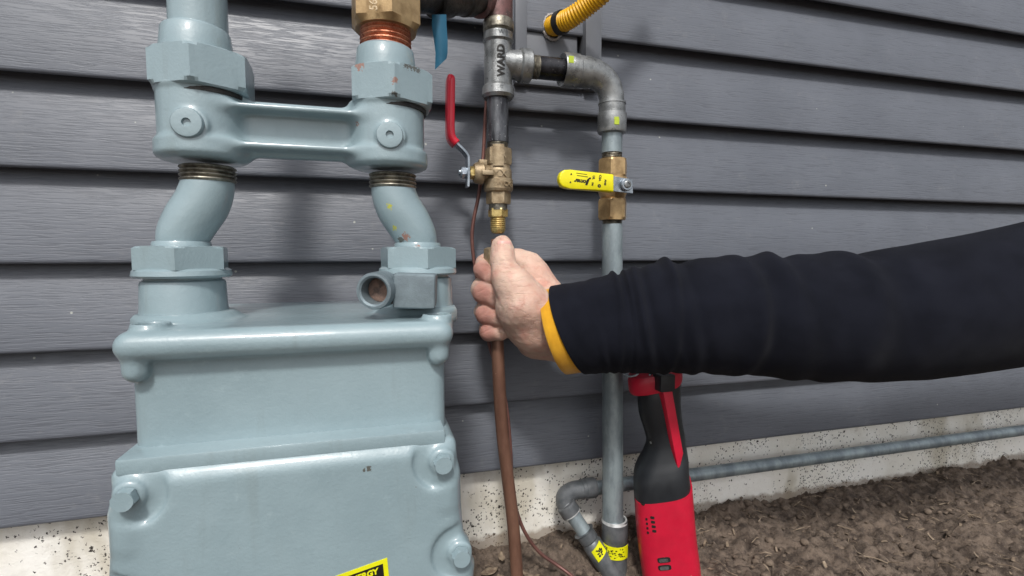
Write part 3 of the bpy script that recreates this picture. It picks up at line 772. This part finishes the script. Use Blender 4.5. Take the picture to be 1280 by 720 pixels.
# ================================================================== COPPER
YC = -.100
ct = thing('copper_tube', 'thick brown copper tube held by the hand and running down into the soil', 'tube', P(646, 720, YC))
cp = cat([P(621.5, 300, -.082), P(621.5, 330, -.088), P(621, 380, -.094), P(622, 430, YC), P(624, 480, YC), P(628, 540, -.1), P(635, 600, -.1), P(641, 650, -.1), P(646, 715, -.1), P(649, 770, -.1), P(650, 840, -.1)], 10)
obj('tube', tube(cp, lambda t: .0080, 28), 'copper', ct, sharp=180)
sN = S(P(619, 326, -.09))
obj('flare_nut', vp(617.3, -.089, [(309, 8), (311, 12.5), (334, 13), (338, 11), (343, 9)], hexpx=13.4, segs=72, phase=R(20)), 'cast_brass', ct, label='dull brass flare nut pinched between thumb and finger')
th_ = cat([P(612, 60, -.045), P(608.5, 120, -.045), P(606.5, 150, -.045), P(604, 195, -.045), P(599, 240, -.05), P(592, 275, -.05), P(590, 300, -.05), P(594, 335, -.05), P(603, 380, -.05), P(611, 428, -.06), P(619, 455, -.08), P(627, 480, -.085),
           P(634, 515, -.088), P(638, 560, -.088), P(640, 600, -.088), P(645, 635, -.088), P(656, 665, -.09), P(674, 690, -.092), P(696, 706, -.098), P(716, 721, -.11), P(760, 760, -.125), P(830, 790, -.12)], 8)
tag(obj('thin_tube', tube(th_, .0024, 14), 'thin_copper', sharp=180), 'thin reddish brown tube winding down the wall beside the copper tube', 'tube')

# ================================================================== GAS METER
YM = -.20; XA = 488
un = thing('brass_union', 'large brass union nut on copper coloured threads at the top left', 'pipe fitting', P(482, 52, YM))
hx = vp(481.5, YM, [(-60, 40), (-56, 44.5), (17, 44.5), (25, 37)], hexpx=44.5, segs=96, phase=R(8))
obj('hex_nut', hx, 'hex_brass', un)
obj('threads', thread(482, YM, 20, 56, 31.5, 6), 'rusty_threads', un)
c = P(467, 8, YM-.036)
obj('stamped_number', text('56', .0095, .0003, lambda u, v, w_: (P(467, 6, YM-.0345).x-v, P(467, 6, YM).y-.0345-w_+(-v)*-.2, P(467, 6, YM-.0345).z+u), bold=.0002), 'cast_brass', un)

bar = thing('meter_bar', 'grey blue painted meter bar casting with a round plug above the meter', 'meter bar', P(XA, 232, YM))
DX = -.158
def nuthub(dx):
    def sh(g): return (type(g[0])([Vector(v)+Vector((dx, 0, 0)) for v in g[0]]), g[1])
    lab_ = None
    obj('collar', sh(vp(482, YM, [(50, 31), (52, 33.5), (54, 34.8), (70, 36.5), (82, 38), (86, 38)])), 'meter', bar)
    obj('hex_nut', sh(vp(489, YM, [(78, 46), (79.5, 50.5), (83, 54.5), (119, 54.5), (123, 50), (125, 46)], hexpx=54.5, segs=96, phase=R(2))), 'meter', bar)
    obj('nut_shade_ring', sh(vp(488, YM, [(122, 44), (132, 44)])), 'dark_steel', bar)  # dark ring standing in for the shadow in the groove under the nut
    obj('threads', sh(thread(491, YM, 214, 233, 29, 4)), 'threads', bar)
nuthub(0); nuthub(DX)
g_ = vp(482, YM, [(-260, 30), (56, 30)])
obj('inlet_pipe', ([Vector(v)+Vector((DX, 0, 0)) for v in g_[0]], g_[1]), 'meter', bar)
hcx = P(486, 170, YM); sH = S(hcx)
def zpy(py): return P(486, py, YM).z
def barf(G):
    f = None
    for cx_ in (hcx.x, hcx.x+DX):
        q = zcyl(G, (cx_, YM), 43.5/sH, zpy(213), zpy(132), .004)
        q = smin(q, zcyl(G, (cx_, YM), 47.5/sH, zpy(211), zpy(189), .004), .002)
        q = smin(q, zcyl(G, (cx_, YM), 45/sH, zpy(137), zpy(132), .002), .004)
        f = q if f is None else np.minimum(f, q)
        f = smin(f, ycyl(G, (cx_+.0007, P(487, 169, YM-.036).z), 17.5/sH, YM-44/sH-.0005, YM, .002), .003)
    cx_ = (hcx.x*2+DX)/2; hw = -DX/2
    web = rbox(G, (cx_-hw, YM-.006, zpy(205)), (cx_+hw, YM+.006, zpy(140)), .004)
    r1 = rbox(G, (cx_-hw, YM-.024, zpy(155)), (cx_+hw, YM+.016, zpy(149)), .002)
    r2 = rbox(G, (cx_-hw, YM-.024, zpy(199)), (cx_+hw, YM+.016, zpy(192)), .002)
    web = smin(smin(web, r1, .004), r2, .004)
    f = smin(f, web, .010)
    return f
obj('casting', nets(barf, (hcx.x+DX-.045, YM-.045, zpy(218)), (hcx.x+.045, YM+.045, zpy(123)), .0016), 'meter', bar, sharp=180)
def plug(dx):
    pc = Vector((P(487, 169, YM-.036).x+dx, YM-.0345, zpy(170)+.0))
    pc.z = P(487, 169, YM-.036).z
    obj('plug', lathe([(0, 15.5/sH), (.003, 15.5/sH), (.0042, 14.4/sH), (.0045, 12/sH), (.0046, 4.6/sH), (.0022, 3.8/sH)], pc, (0, -1, 0), 40), 'meter', bar)
plug(0); plug(DX)

gm = thing('gas_meter', 'big grey blue painted gas meter with bolted cover at the left', 'gas meter', (P(520, 600, -.18).x-.1, -.18, 0))
def swivel(dx):
    def sh(g): return (type(g[0])([Vector(v)+Vector((dx, 0, 0)) for v in g[0]]), g[1])
    sp = cat([P(491, 226, YM), P(492, 240, YM), P(499, 260, YM), P(511, 279, YM), P(520, 297, YM), P(522, 313, YM)], 8)
    m_ = -1 if dx else 1
    if dx:      # the other swivel bends the opposite way
        x0 = sp[0].x; sp = [Vector((x0-(p.x-x0)+dx, p.y, p.z)) for p in sp]; dn = sp[-1].x-P(522, 313, YM).x
    else: dn = 0
    sh2 = lambda g: (type(g[0])([Vector(v)+Vector((dn, 0, 0)) for v in g[0]]), g[1])
    obj('swivel', tube(sp, lambda t: (25+3.0*math.sin(math.pi*min(1, t*1.1)))/S(P(505, 265, YM)), 40), 'meter', gm, sharp=180)
    obj('swivel_rim', sh2(vp(522, YM, [(303, 27.5), (305, 28.5), (311, 29)])), 'meter', gm)
    obj('hex_nut', sh2(vp(522.5, YM, [(308, 38), (309, 44), (311, 48), (335.5, 48), (337, 44)], hexpx=48, segs=96, phase=R(9))), 'meter', gm)
    obj('nut_collar', sh2(vp(522.5, YM, [(334, 43), (336.5, 47), (342, 48), (344.5, 46), (345, 41)])), 'meter', gm)
    obj('neck', sh2(vp(523, YM, [(344, 38), (347, 37), (349, 40), (352, 41), (380, 42), (390, 43.5), (398, 45)])), 'meter', gm)
    return P(522, 313, YM).x+dn
xr = swivel(0); xl = swivel(DX)
# upper housing
YF = -.285
xR = P(569, 415, YF).x; xL = xl-(xR-xr)
zt1 = P(500, 404, YF).z; zl1 = P(500, 439, YF).z
xRm = P(558, 490, -.268).x; xLm = xL+(xR-xRm)
zm1 = P(500, 562, -.268).z
def upper(G):
    x, y, z = G[..., 0], G[..., 1], G[..., 2]
    f = rbox(G, (xL, YF, zl1), (xR, -.062, zt1), .0115)
    f = np.maximum(f, -(f+1))
    m = rbox(G, (xLm, -.268, zm1-.01), (xRm, -.08, zt1-.012), .012)
    f = smin(f, m, .005)
    for px_ in (549,):
        p = P(px_, 440, YF+.008)
        for xx in (p.x, xL+xR-p.x):
            f = smin(f, capsule(G, (xx, YF+.014, P(549, 425, YF).z), (xx, YF+.014, P(549, 447, YF).z), .0098, .0092), .003)
            f = ssub(f, ycyl(G, (xx-.004, zt1), .001, YF, YF+.001), .001)
    p = P(541, 390, -.262)
    for xx in (p.x, xL+xR-p.x):
        f = smin(f, zcyl(G, (xx+.004, -.262), .0135, zt1-.01, zt1+.0045, .002), .002)
        f = ssub(f, zcyl(G, (xx+.004, -.262), .0098, zt1-.006, zt1+.02, .001), .001)
    for xx in (xr, xl):
        f = smin(f, zcyl(G, (xx, YM), .040, zt1-.01, zt1+.006, .004), .012)
    return f
obj('upper_housing', nets(upper, (xL-.01, YF-.012, zm1-.02), (xR+.012, -.05, zt1+.018), .0022), 'meter', gm, sharp=180)
# lower cover
YL = -.296
xa = P(576, 600, YL).x; xb_ = P(590, 715, YL).x
zc1 = P(500, 558, YL).z; zc0 = .10
b1 = P(553, 577, YL); b2 = P(575.5, 692, YL)
def lower(G):
    z = G[..., 2]; t = np.clip((zc1-z)/(zc1-P(590, 715, YL).z), -.2, 1.6)
    H = G.copy(); H[..., 0] = G[..., 0] - (xb_-xa)*(t-.3)*np.where(G[..., 0] > (xL+xR)/2, 1, -1)
    f = rbox(H, (xL+xR-xa, YL, zc0), (xa, -.075, zc1), .013)
    rim = rbox(H, (xL+xR-xa-.001, YL+.006, zc1-.012), (xa+.000, -.075, zc1+.001), .006)
    f = smin(f, rim, .004)
    cut = rbox(H, (xL+xR-xa+.034, YL-.02, zc0+.02), (xa-.034, YL+.0022, zc1-.014), .003)
    for i, b in enumerate((b1, b2)):
        for xx in (b.x, xL+xR-b.x):
            ped = ycyl(G, (xx, b.z), .0195, YL-.002, YL+.02, .003)
            f = ssub(f, ycyl(G, (xx, b.z), .024, YL-.02, YL+.0045, .003), .004)
            f = smin(f, ycyl(G, (xx, b.z), .0105, YL-.0005, YL+.02, .002), .005)
            sgn = 1 if xx > (xL+xR)/2 else -1
            f = smin(f, capsule(G, (xx+sgn*.004, YL+.009, b.z-.016), (xx+sgn*.004, YL+.009, b.z-.036), .0095, .007), .010)
    return f
obj('lower_cover', nets(lower, (xL-.035, YL-.008, zc0-.01), (max(xa, xb_)+.03, -.065, zc1+.01), .0022), 'meter', gm, sharp=180)
obj('flange', box((xL+xR-xa+.006, YL+.0050, zc1-.0035), (xa-.012, -.078, zc1+.0085), .002), 'meter', gm)
for b in (b1, b2):
    for xx in (b.x, xL+xR-b.x):
        obj('bolt', lathe([(0, .0088), (.006, .0088), (.0075, .0070)], (xx, YL-.0016, b.z), (0, -1, 0), 48, hexr=.0080, phase=R(18)), 'meter', gm)
# test port in front of the neck
d1 = Vector((-.42, -1, -.03)).normalized()
pc = P(467, 364, -.266); sP = S(pc)
pb = obj('port_block', None or box((-27/sP, -.012, -22.5/sP), (27/sP, .030, 22.5/sP), .0028, 3, Matrix.Translation(P(520, 364, -.262)+Vector((0, .008, 0))) @ Matrix.Rotation(R(-9), 4, 'Z') @ Matrix.Rotation(R(2), 4, 'Y')), 'block_grey', gm)
obj('port', lathe([(0, 22/sP), (-.001, 23.2/sP), (.0, 23.6/sP), (.003, 23.6/sP), (.018, 23.6/sP), (.020, 21/sP), (.020, 5/sP)][::-1] and
    [(.024, 20/sP), (.022, 23.6/sP), (.002, 23.6/sP), (.0, 22.6/sP), (-.0004, 19.5/sP), (.001, 17/sP), (.016, 16/sP), (.0162, 3/sP)], pc, -d1, 48), 'block_grey', pb)
obj('port_opening', lathe([(-.0135, 15.6/sP), (-.0142, 15/sP), (-.0138, 6/sP), (-.0150, 5/sP)], pc, d1, 32), 'rusty_inside', pb)
obj('port_link', box((P(487, 364, -.25).x, -.262, P(490, 379, -.25).z), (P(500, 364, -.25).x, -.24, P(490, 349, -.25).z), .002), 'dark_steel', pb)
# sticker
def sticker():
    A = P(484, 697, YL); s = S(A)
    ux = Vector((math.cos(R(12)), 0, math.sin(R(12)))); uz = Vector((-math.sin(R(4)), 0, math.cos(R(4))))
    def mk(u0, u1, v0, v1, w0, w1):
        pts = [A+ux*u+uz*v for u, v in ((u0, v0), (u1, v0), (u1, v1), (u0, v1))]
        V = [Vector((p.x, YL-w_, p.z)) for w_ in (w0, w1) for p in pts]
        return V, [(0, 1, 2, 3), (4, 7, 6, 5), (0, 4, 5, 1), (1, 5, 6, 2), (2, 6, 7, 3), (3, 7, 4, 0)]
    st_ = obj('sticker', mk(-.070, 0, -.05, 0, -.001, .0005), 'label_yellow', gm)
    obj('sticker_panel', mk(-.066, -.0038, -.046, -.0034, .0004, .0008), 'label_black', st_)
    def fn(u, v, w_):
        p = A+ux*(-.0205+u)+uz*(-.0078+v); return (p.x, YL-.001-w_, p.z)
    obj('lettering', text('ENERGY', .0066, .0001, fn, bold=.0003), 'label_yellow', st_)
sticker()

# ================================================================== PERSON: hand and sleeve
def PR(px, py, Y, r):
    p = P(px, py, Y); return (np.array(p), r/S(p))
def chain(G, pts, k):
    f = None
    for (a_, ra), (b_, rb_) in zip(pts[:-1], pts[1:]):
        q = capsule(G, a_, b_, ra, rb_); f = q if f is None else smin(f, q, k)
    return f
W1 = PR(722, 393, -.150, 26); W2 = PR(722, 424, -.146, 27)
thumb = [PR(690, 398, -.150, 29), PR(655, 380, -.156, 25), PR(632, 344, -.146, 16.5), PR(628.5, 325, -.138, 14.4), PR(628, 313, -.130, 13.4), PR(627.5, 306, -.126, 12.0)]
meta = [PR(714, 397, -.146, 26), PR(688, 377, -.128, 22.5), PR(660, 333, -.104, 18)]
index = [PR(660, 333, -.104, 18), PR(646, 325, -.098, 14), PR(622, 322, -.062, 12), PR(606, 330, -.075, 11.5), PR(603.5, 337, -.092, 11), PR(612, 346, -.108, 10)]
middle = [PR(668, 356, -.096, 18), PR(640, 350, -.062, 15), PR(612, 352, -.062, 13.5), PR(603.5, 361, -.084, 14.2), PR(605.5, 366, -.104, 14.2), PR(622, 374, -.118, 12)]
ring_ = [PR(672, 384, -.094, 18), PR(642, 380, -.064, 15), PR(614, 382, -.066, 12.5), PR(606.5, 389, -.086, 13), PR(608, 393, -.106, 13), PR(624, 398, -.119, 11)]
pinky = [PR(680, 410, -.096, 17), PR(648, 404, -.072, 13), PR(618, 406, -.074, 11), PR(610, 411, -.090, 11), PR(611.5, 414.5, -.108, 11.4), PR(626, 416, -.118, 9.5)]
thenar = [PR(644, 360, -.146, 26), PR(654, 384, -.142, 33), PR(670, 404, -.134, 36), PR(700, 409, -.142, 33)]
heel = [PR(655, 405, -.118, 24), PR(672, 420, -.112, 27), PR(700, 424, -.126, 27), PR(730, 420, -.144, 25)]
palm = [PR(668, 345, -.108, 20), PR(680, 385, -.112, 28), PR(690, 410, -.116, 28)]
def hand(G):
    body = chain(G, thumb, .007)
    body = smin(body, chain(G, thenar, .008), .007)
    body = smin(body, chain(G, meta, .008), .006)
    body = smin(body, chain(G, heel, .008), .007)
    body = smin(body, chain(G, palm, .008), .008)
    arm = capsule(G, W1[0], np.array(P(800, 392, -.175)), W1[1], .030)
    arm = smin(arm, capsule(G, W2[0], np.array(P(800, 410, -.172)), W2[1], .031), .012)
    body = smin(body, arm, .016)
    fs = [chain(G, c_, .0035) for c_ in (index, middle, ring_, pinky)]
    fing = fs[0]
    for q in fs[1:]: fing = smin(fing, q, .0014)
    f = smin(body, fing, .0038)
    # knuckle creases of the thumb and finger bends, tendons
    def crease(f, p, dirv, wd, dep, ln):
        p = np.array(p); dv = np.array(dirv)/np.linalg.norm(dirv); v = G-p; a_ = v@dv; l = np.linalg.norm(v-a_[..., None]*dv, axis=-1)
        return f+dep*np.exp(-(a_/wd)**2)*np.exp(-(l/ln)**2)
    for dy in (-5, 0, 4): f = crease(f, P(629, 331+dy, -.158), (0.15, 0, 1), .0009, .0009, .010)
    for (px_, py_) in ((598, 358), (602, 386), (605, 408)):
        f = crease(f, P(px_+6, py_+4, -.116), (-.5, .2, 1), .0011, .0014, .009)
    f = crease(f, P(647, 322, -.13), (1, 0, .35), .002, .0022, .014)
    x, y, z = G[..., 0], G[..., 1], G[..., 2]
    f = f+.0005*np.sin(x*170+z*90)*np.sin(z*140-x*60+y*80)+.0003*np.sin(x*420+1)*np.sin(z*390)*np.sin(y*400)
    return f
pe = thing('person', 'right hand and black sleeved arm with a yellow cuff, gripping the copper tube', 'person', P(690, 450, -.14))
lo3 = np.minimum(np.array(P(585, 460, -.06)), np.array(P(585, 460, -.19))); hi3 = np.maximum(np.array(P(790, 280, -.05)), np.array(P(790, 280, -.2)))
hd = obj('hand', nets(hand, (lo3[0]-.01, -.20, lo3[2]-.01), (hi3[0], -.03, hi3[2]+.01), .00145), 'skin', pe, sharp=180)
# thumbnail: curved plate on the tip
def nail():
    c = np.array(P(628, 303.5, -.137)); V, Fc = [], []; n, m = 10, 8
    A_, ra = thumb[4]; 
    for k_ in (0, 1):
        for j in range(m+1):
            v = j/m*2-1
            for i in range(n+1):
                u = i/n*2-1; hw = .0090*(1-.25*max(0, v)**3-.1*max(0, -v)**2)
                x = u*hw; z = v*.0070
                y = -math.sqrt(max(1e-9, (ra+.0006)**2-(x*1.02)**2))*1.0
                q = Vector((A_[0]+x, A_[1]+y-(.0 if k_ else -.0012)+(.0016*(max(0, v))**2)+.0006*max(0, -v), A_[2]+.0042+z))
                V.append(q)
    q_ = (n+1)*(m+1)
    for k_ in (0, 1):
        for j in range(m):
            for i in range(n): a_ = k_*q_+j*(n+1)+i; Fc.append((a_, a_+1, a_+n+2, a_+n+1))
    for i in range(n): Fc.append((i, i+1, q_+i+1, q_+i)); a_ = m*(n+1)+i; Fc.append((a_, a_+1, q_+a_+1, q_+a_))
    for j in range(m): a_ = j*(n+1); Fc.append((a_, a_+n+1, q_+a_+n+1, q_+a_)); a_ += n; Fc.append((a_, a_+n+1, q_+a_+n+1, q_+a_))
    return V, Fc
obj('thumbnail', nail(), 'nail', hd, sharp=180)

# sleeve
sl = [P(712, 412, -.150), P(742, 408, -.157), P(780, 403, -.168), P(822, 398, -.182), P(870, 395, -.197), P(930, 394, -.215), P(1000, 396, -.235), P(1080, 396, -.255), P(1180, 384, -.28), P(1330, 356, -.31), P(1500, 320, -.33), Vector((1.22, -.44, .55)), Vector((1.36, -.66, .68)), Vector((1.34, -.95, .86))]
spath = cat(sl, 22)
def sr(t):
    t = min(1, t*1.3)
    k_ = [(0, .0545), (.1, .0555), (.2, .060), (.3, .0645), (.45, .068), (.6, .072), (.8, .078), (1, .084)]
    for (a_, ra), (b_, rb_) in zip(k_[:-1], k_[1:]):
        if t <= b_: return ra+(rb_-ra)*(t-a_)/(b_-a_)
    return k_[-1][1]
FOLDS = [(.165, .010, .35, .030, 0.2), (.20, .007, .15, -.020, 0.2), (.255, .016, -.25, .030, 1.1), (.31, .014, .3, .035, .6), (.36, .02, -.35, .04, .3), (.47, .02, .3, .05, 1.5), (.56, .02, -.4, .05, .2), (.64, .03, .3, .05, .9), (.10, .012, .2, .012, 2.2)]
def sdisp(t, th):
    t *= 1.3
    r = .012*noise.noise(Vector((t*14, math.cos(th)*1.2, math.sin(th)*1.2)))+.018*noise.noise(Vector((t*30+math.cos(th-1)*1.5, math.cos(th)*.9+4, math.sin(th)*.9)))
    r += .010*max(0, noise.noise(Vector((t*46+2.2*math.cos(th-.7), math.cos(th)*1.3+9, math.sin(th)*1.3))))
    r -= .016*max(0, noise.noise(Vector((t*26-3*math.cos(th-1.2), math.cos(th)*1.1, math.sin(th)*1.1+5)))-.15)
    for t0, wd, sk, am, ph in FOLDS:
        tt = t0+sk*.06*math.cos(th-ph)
        wd *= .8; am *= 2.1 if t0 < .4 else 1.2
        r += am*math.exp(-((t-tt)/wd)**2)*(.35+.65*max(0, math.cos(th-ph*1.3+.6)))
        r -= am*.8*math.exp(-((t-tt-wd*1.6)/wd)**2)*(.35+.65*max(0, math.cos(th-ph*1.3+.6)))
    return r*min(1, t/.05)
def shear_ring(V, n0, path, amt, segs, upto, near=.2):
    """slant the open end of the sleeve: lower edge further from the hand"""
    out = []
    for idx, v in enumerate(V):
        i = idx//segs; f = max(0, 1-i/upto)
        c = path[min(i, len(path)-1)]; dz = (c.z-v.z); t = (path[1]-path[0]).normalized()
        out.append(v+t*((dz*amt+(v.y-c.y)*near)*f))
    return out
segs = 128
T0 = (spath[1]-spath[0]).normalized()
def open_end(V, path, segs, sh=.30):            # both cloth edges slant and bulge the same way
    out = []
    for idx, v in enumerate(V):
        c = path[min(idx//segs, len(path)-1)]; f = min(1, max(0, 1-(c-spath[0]).dot(T0)/.05)); f = f*f*(3-2*f)
        out.append(v+T0*(((c.z-v.z)*sh+(v.y-c.y)*.32)*f))
    return out
def shell(path, r_out, r_in_factor, nin, segs, disp=None, sh=.30):
    V, Fc = tube(path, r_out, segs, False, disp); V = open_end(V, path, segs, sh); b0 = len(V)
    for i in range(nin):
        c = path[i]
        for k_ in range(segs):
            v = V[i*segs+k_]; V.append(c+(v-c)*r_in_factor)
    for k_ in range(segs): Fc.append((k_, b0+k_, b0+(k_+1) % segs, (k_+1) % segs))
    for i in range(nin-1):
        for k_ in range(segs): Fc.append((b0+i*segs+k_, b0+(i+1)*segs+k_, b0+(i+1)*segs+(k_+1) % segs, b0+i*segs+(k_+1) % segs))
    return V, Fc
V, Fc = shell(spath, sr, .968, 10, segs, sdisp)
n_ = len(spath); Fc.append(tuple((n_-1)*segs+k_ for k_ in range(segs)))
obj('sleeve', (V, Fc), 'sleeve', pe, sharp=180)
cpth = [spath[0]-T0*q for q in (.0165, .0155, .010, .004)]+[spath[i] for i in range(0, 9)]
V, Fc = shell(cpth, lambda t: .0505 if t == 0 else .0518, .93, len(cpth), 96, None, .19)
obj('cuff', (V, Fc), 'cuff', pe, sharp=180)

# ================================================================== POWER TOOL
YP = -.115
tl = thing('power_tool', 'red and black cordless power tool standing on end right of the riser', 'power tool', (P(840, 700, YP).x, YP, 0))
def loft(secs, n=48, yaw=R(-28), sub=8, tilt=.30):
    """secs = (left pixel, row, half width m, half depth m, exponent)"""
    ks = []
    for (lx, py, a_, b_, e) in secs:
        p = P(lx, py, YP); ks.append((Vector((p.x+a_, YP, p.z)), a_, b_, e))
    cs = cat([k_[0] for k_ in ks], sub); V, Fc = [], []
    ip = lambda j, t: cat([Vector((k_[j], 0, 0)) for k_ in ks], sub)
    A_, B_, E_ = [[q.x for q in ip(j, 0)] for j in (1, 2, 3)]
    for c_, a_, b_, e in zip(cs, A_, B_, E_):
        for k_ in range(n):
            th = 2*math.pi*k_/n; cs_, sn_ = math.cos(th), math.sin(th)
            x = a_*math.copysign(abs(cs_)**(2/e), cs_); y = b_*math.copysign(abs(sn_)**(2/e), sn_)
            xx = x*math.cos(yaw)-y*math.sin(yaw); V.append(Vector((c_.x+xx, c_.y+x*math.sin(yaw)+y*math.cos(yaw), c_.z+tilt*(xx+a_))))
    m = len(cs)
    for i in range(m-1):
        for k_ in range(n): Fc.append((i*n+k_, i*n+(k_+1) % n, (i+1)*n+(k_+1) % n, (i+1)*n+k_))
    Fc.append(tuple(range(n))[::-1]); Fc.append(tuple((m-1)*n+k_ for k_ in range(n)))
    return V, Fc
obj('rubber_grip', loft([(801, 486, .028, .026, 2.4), (800, 500, .028, .027, 2.4), (802, 520, .027, .027, 2.4), (808, 540, .025, .027, 2.4), (811, 556, .025, .028, 2.4), (806, 574, .029, .030, 2.5), (799, 590, .034, .033, 2.8), (796, 605, .036, .035, 3), (797, 630, .037, .036, 3.2)]), 'black_plastic', tl, sharp=180)
bz = P(820, 619, YP-.036).z
V, Fc = loft([(797, 622, .0375, .0365, 3.6), (798.5, 650, .038, .037, 3.8), (802, 685, .038, .037, 3.8), (808, 730, .038, .038, 3.8), (812, 790, .038, .038, 3.6)])
obj('red_body', (V, Fc), 'red_plastic', tl, sharp=60)
obj('collar', loft([(791, 492, .033, .030, 3), (789.5, 488, .0345, .031, 3), (789, 478, .0345, .031, 3), (791, 471, .033, .030, 3)]), 'red_plastic', tl, sharp=60)
obj('side_stripe', prism([(P(x, y, YP-.03).x, P(x, y, YP-.03).z) for x, y in ((826, 486), (838, 486), (852, 565), (846, 590))], YP-.0345, YP-.015, .002), 'red_plastic', tl)
obj('clasp', box((P(823, 480, YP-.035).x, YP-.041, P(830, 489, YP-.035).z), (P(841, 480, YP-.035).x, YP-.02, P(830, 468, YP-.035).z), .002), 'black_plastic', tl)
def on_tool(px, py, w_, h, name, mat, dpt=.0016, n_=10, yy=None):
    # cast a ray from the camera on to the tool's surface and lay a small oval there
    p = P(px, py, yy if yy else YP-.033); nn = Vector((-.47, -.88, 0)) if px > 812 else Vector((-.9, -.43, 0))
    return p, nn
from mathutils.bvhtree import BVHTree
tb = BVHTree.FromPolygons(V, Fc)
def surf(px, py, tree):
    d = (P(px, py, -.1)-CAM).normalized(); h = tree.ray_cast(CAM, d); return h[0], h[1]
def slot(px, py, wpx, hpx, tree, mat, name, rnd=8, tilt=0.0, par=None, th=.0009):
    h, nn = surf(px, py, tree)
    if h is None: return
    if nn.dot(CAM-h) < 0: nn = -nn
    s = S(h); up = (Vector((0, 0, 1))-nn*nn.z).normalized(); rt_ = up.cross(nn)
    Vv = []; 
    for k_ in (-.0012, th*.6):
        for i in range(rnd*4):
            t = 2*math.pi*i/(rnd*4); e = 4
            u = wpx/2/s*math.copysign(abs(math.cos(t))**(2/e), math.cos(t)); v = hpx/2/s*math.copysign(abs(math.sin(t))**(2/e), math.sin(t))
            u, v = u*math.cos(tilt)-v*math.sin(tilt), u*math.sin(tilt)+v*math.cos(tilt)
            Vv.append(h+rt_*u+up*v+nn*k_)
    n = rnd*4; Fv = [tuple(range(n))[::-1], tuple(range(n, 2*n))]+[(i, (i+1) % n, n+(i+1) % n, n+i) for i in range(n)]
    return obj(name, (Vv, Fv), mat, par or tl)
for i in range(4):
    slot(815.5+.8*i, 647+5.6*i, 5, 3.4, tb, 'rubber', 'vent_slot'); slot(808.2+.6*i, 649+5.6*i, 2.6, 3.0, tb, 'rubber', 'vent_slot')
slot(804, 628, 9, 7, tb, 'rubber', 'screw', tilt=.2)
for (x, y) in ((830, 700), (831, 709.5)):
    q = slot(x, y, 16, 7, tb, 'rubber', 'oval_slot', tilt=R(14))
    slot(x-.5, y+.3, 11, 4, tb, 'fitting', 'metal_inset', tilt=R(14), par=q, th=.003)
me_ = [o for o in tl.children if o.name.startswith('rubber_grip')][0]
tb2 = BVHTree.FromPolygons([v.co+tl.location for v in me_.data.vertices], [tuple(p.vertices) for p in me_.data.polygons])
slot(813, 552.5, 7, 7, tb2, 'rubber', 'screw'); slot(814, 553, 3, 3, tb2, 'fitting', 'screw_socket', th=.002)
# wire hook at its top
hk = cat([P(779, 466, -.11), P(786, 470.5, -.115), P(795, 469, -.12), P(800, 464, -.12)], 6)
obj('hook', tube(hk, .0016, 10), 'zinc', tl, sharp=180)
obj('hook', tube(cat([P(812, 474, -.13), P(813, 468, -.13), P(821, 466, -.13), P(823, 473, -.13)], 6), .0018, 10), 'zinc', tl, sharp=180)

# ================================================================== LEAVES
def leaf(px, py, L, Wd, rot, curl, seed):
    d = (P(px, py, -.1)-CAM); t = -(CAM.z-.012)/d.z; c = CAM+d*t
    rr_ = random.Random(seed); n = 9; V = []; Fc = []
    for k_ in (0, 1):
        for i in range(n+1):
            u = i/n; wv = Wd*math.sin(math.pi*min(1, .06+u*.94))**.7*(1+.3*noise.noise(Vector((u*9, seed, 0))))
            for s in (-1, -.4, .4, 1):
                x = (u-.5)*L; y = s*wv/2*(1+.25*noise.noise(Vector((u*14, s*3, seed+2)))); z = .003+curl*(abs(s)**1.5)*.5+curl*.9*(u-.5)**2*2-.0005*k_
                V.append(Vector((c.x+x*math.cos(rot)-y*math.sin(rot), min(c.y+x*math.sin(rot)+y*math.cos(rot), -.002), c.z-.012+gh(c.x, c.y)+.002+z+.004*noise.noise(Vector((x*60, y*60, seed))))))
    q = (n+1)*4
    for k_ in (0, 1):
        for i in range(n):
            for j in range(3): a_ = k_*q+i*4+j; Fc.append((a_, a_+1, a_+5, a_+4))
    for i in range(n): Fc.append((i*4, i*4+4, q+i*4+4, q+i*4)); Fc.append((i*4+3, i*4+7, q+i*4+7, q+i*4+3))
    return V, Fc
LV = [(627, 687, .026, .012, R(80), .008, 'pale curled dry leaf on the soil left of the copper tube'),
      (612, 704, .034, .016, R(20), .006, 'brown dry leaf lying on the soil at the meter corner'),
      (664, 705, .030, .014, R(-30), .007, 'brown dry leaf on the soil just right of the copper tube'),
      (733, 672, .024, .012, R(140), .006, 'dark dry leaf on the soil under the slanting pipe'),
      (629, 713, .03, .014, R(-60), .006, 'dry leaf at the bottom edge left of the copper tube'),
      (785, 668, .02, .01, R(50), .006, 'small dry leaf between the riser foot and the power tool')]
for i, (px, py, L, Wd, rot, curl, lb_) in enumerate(LV):
    L *= .8; Wd *= .8; curl *= .7
    tag(obj('dry_leaf', leaf(px, py, L, Wd, rot, curl, i+3), 'leaf', sharp=180), lb_, 'leaf', 'dry leaves on the soil')
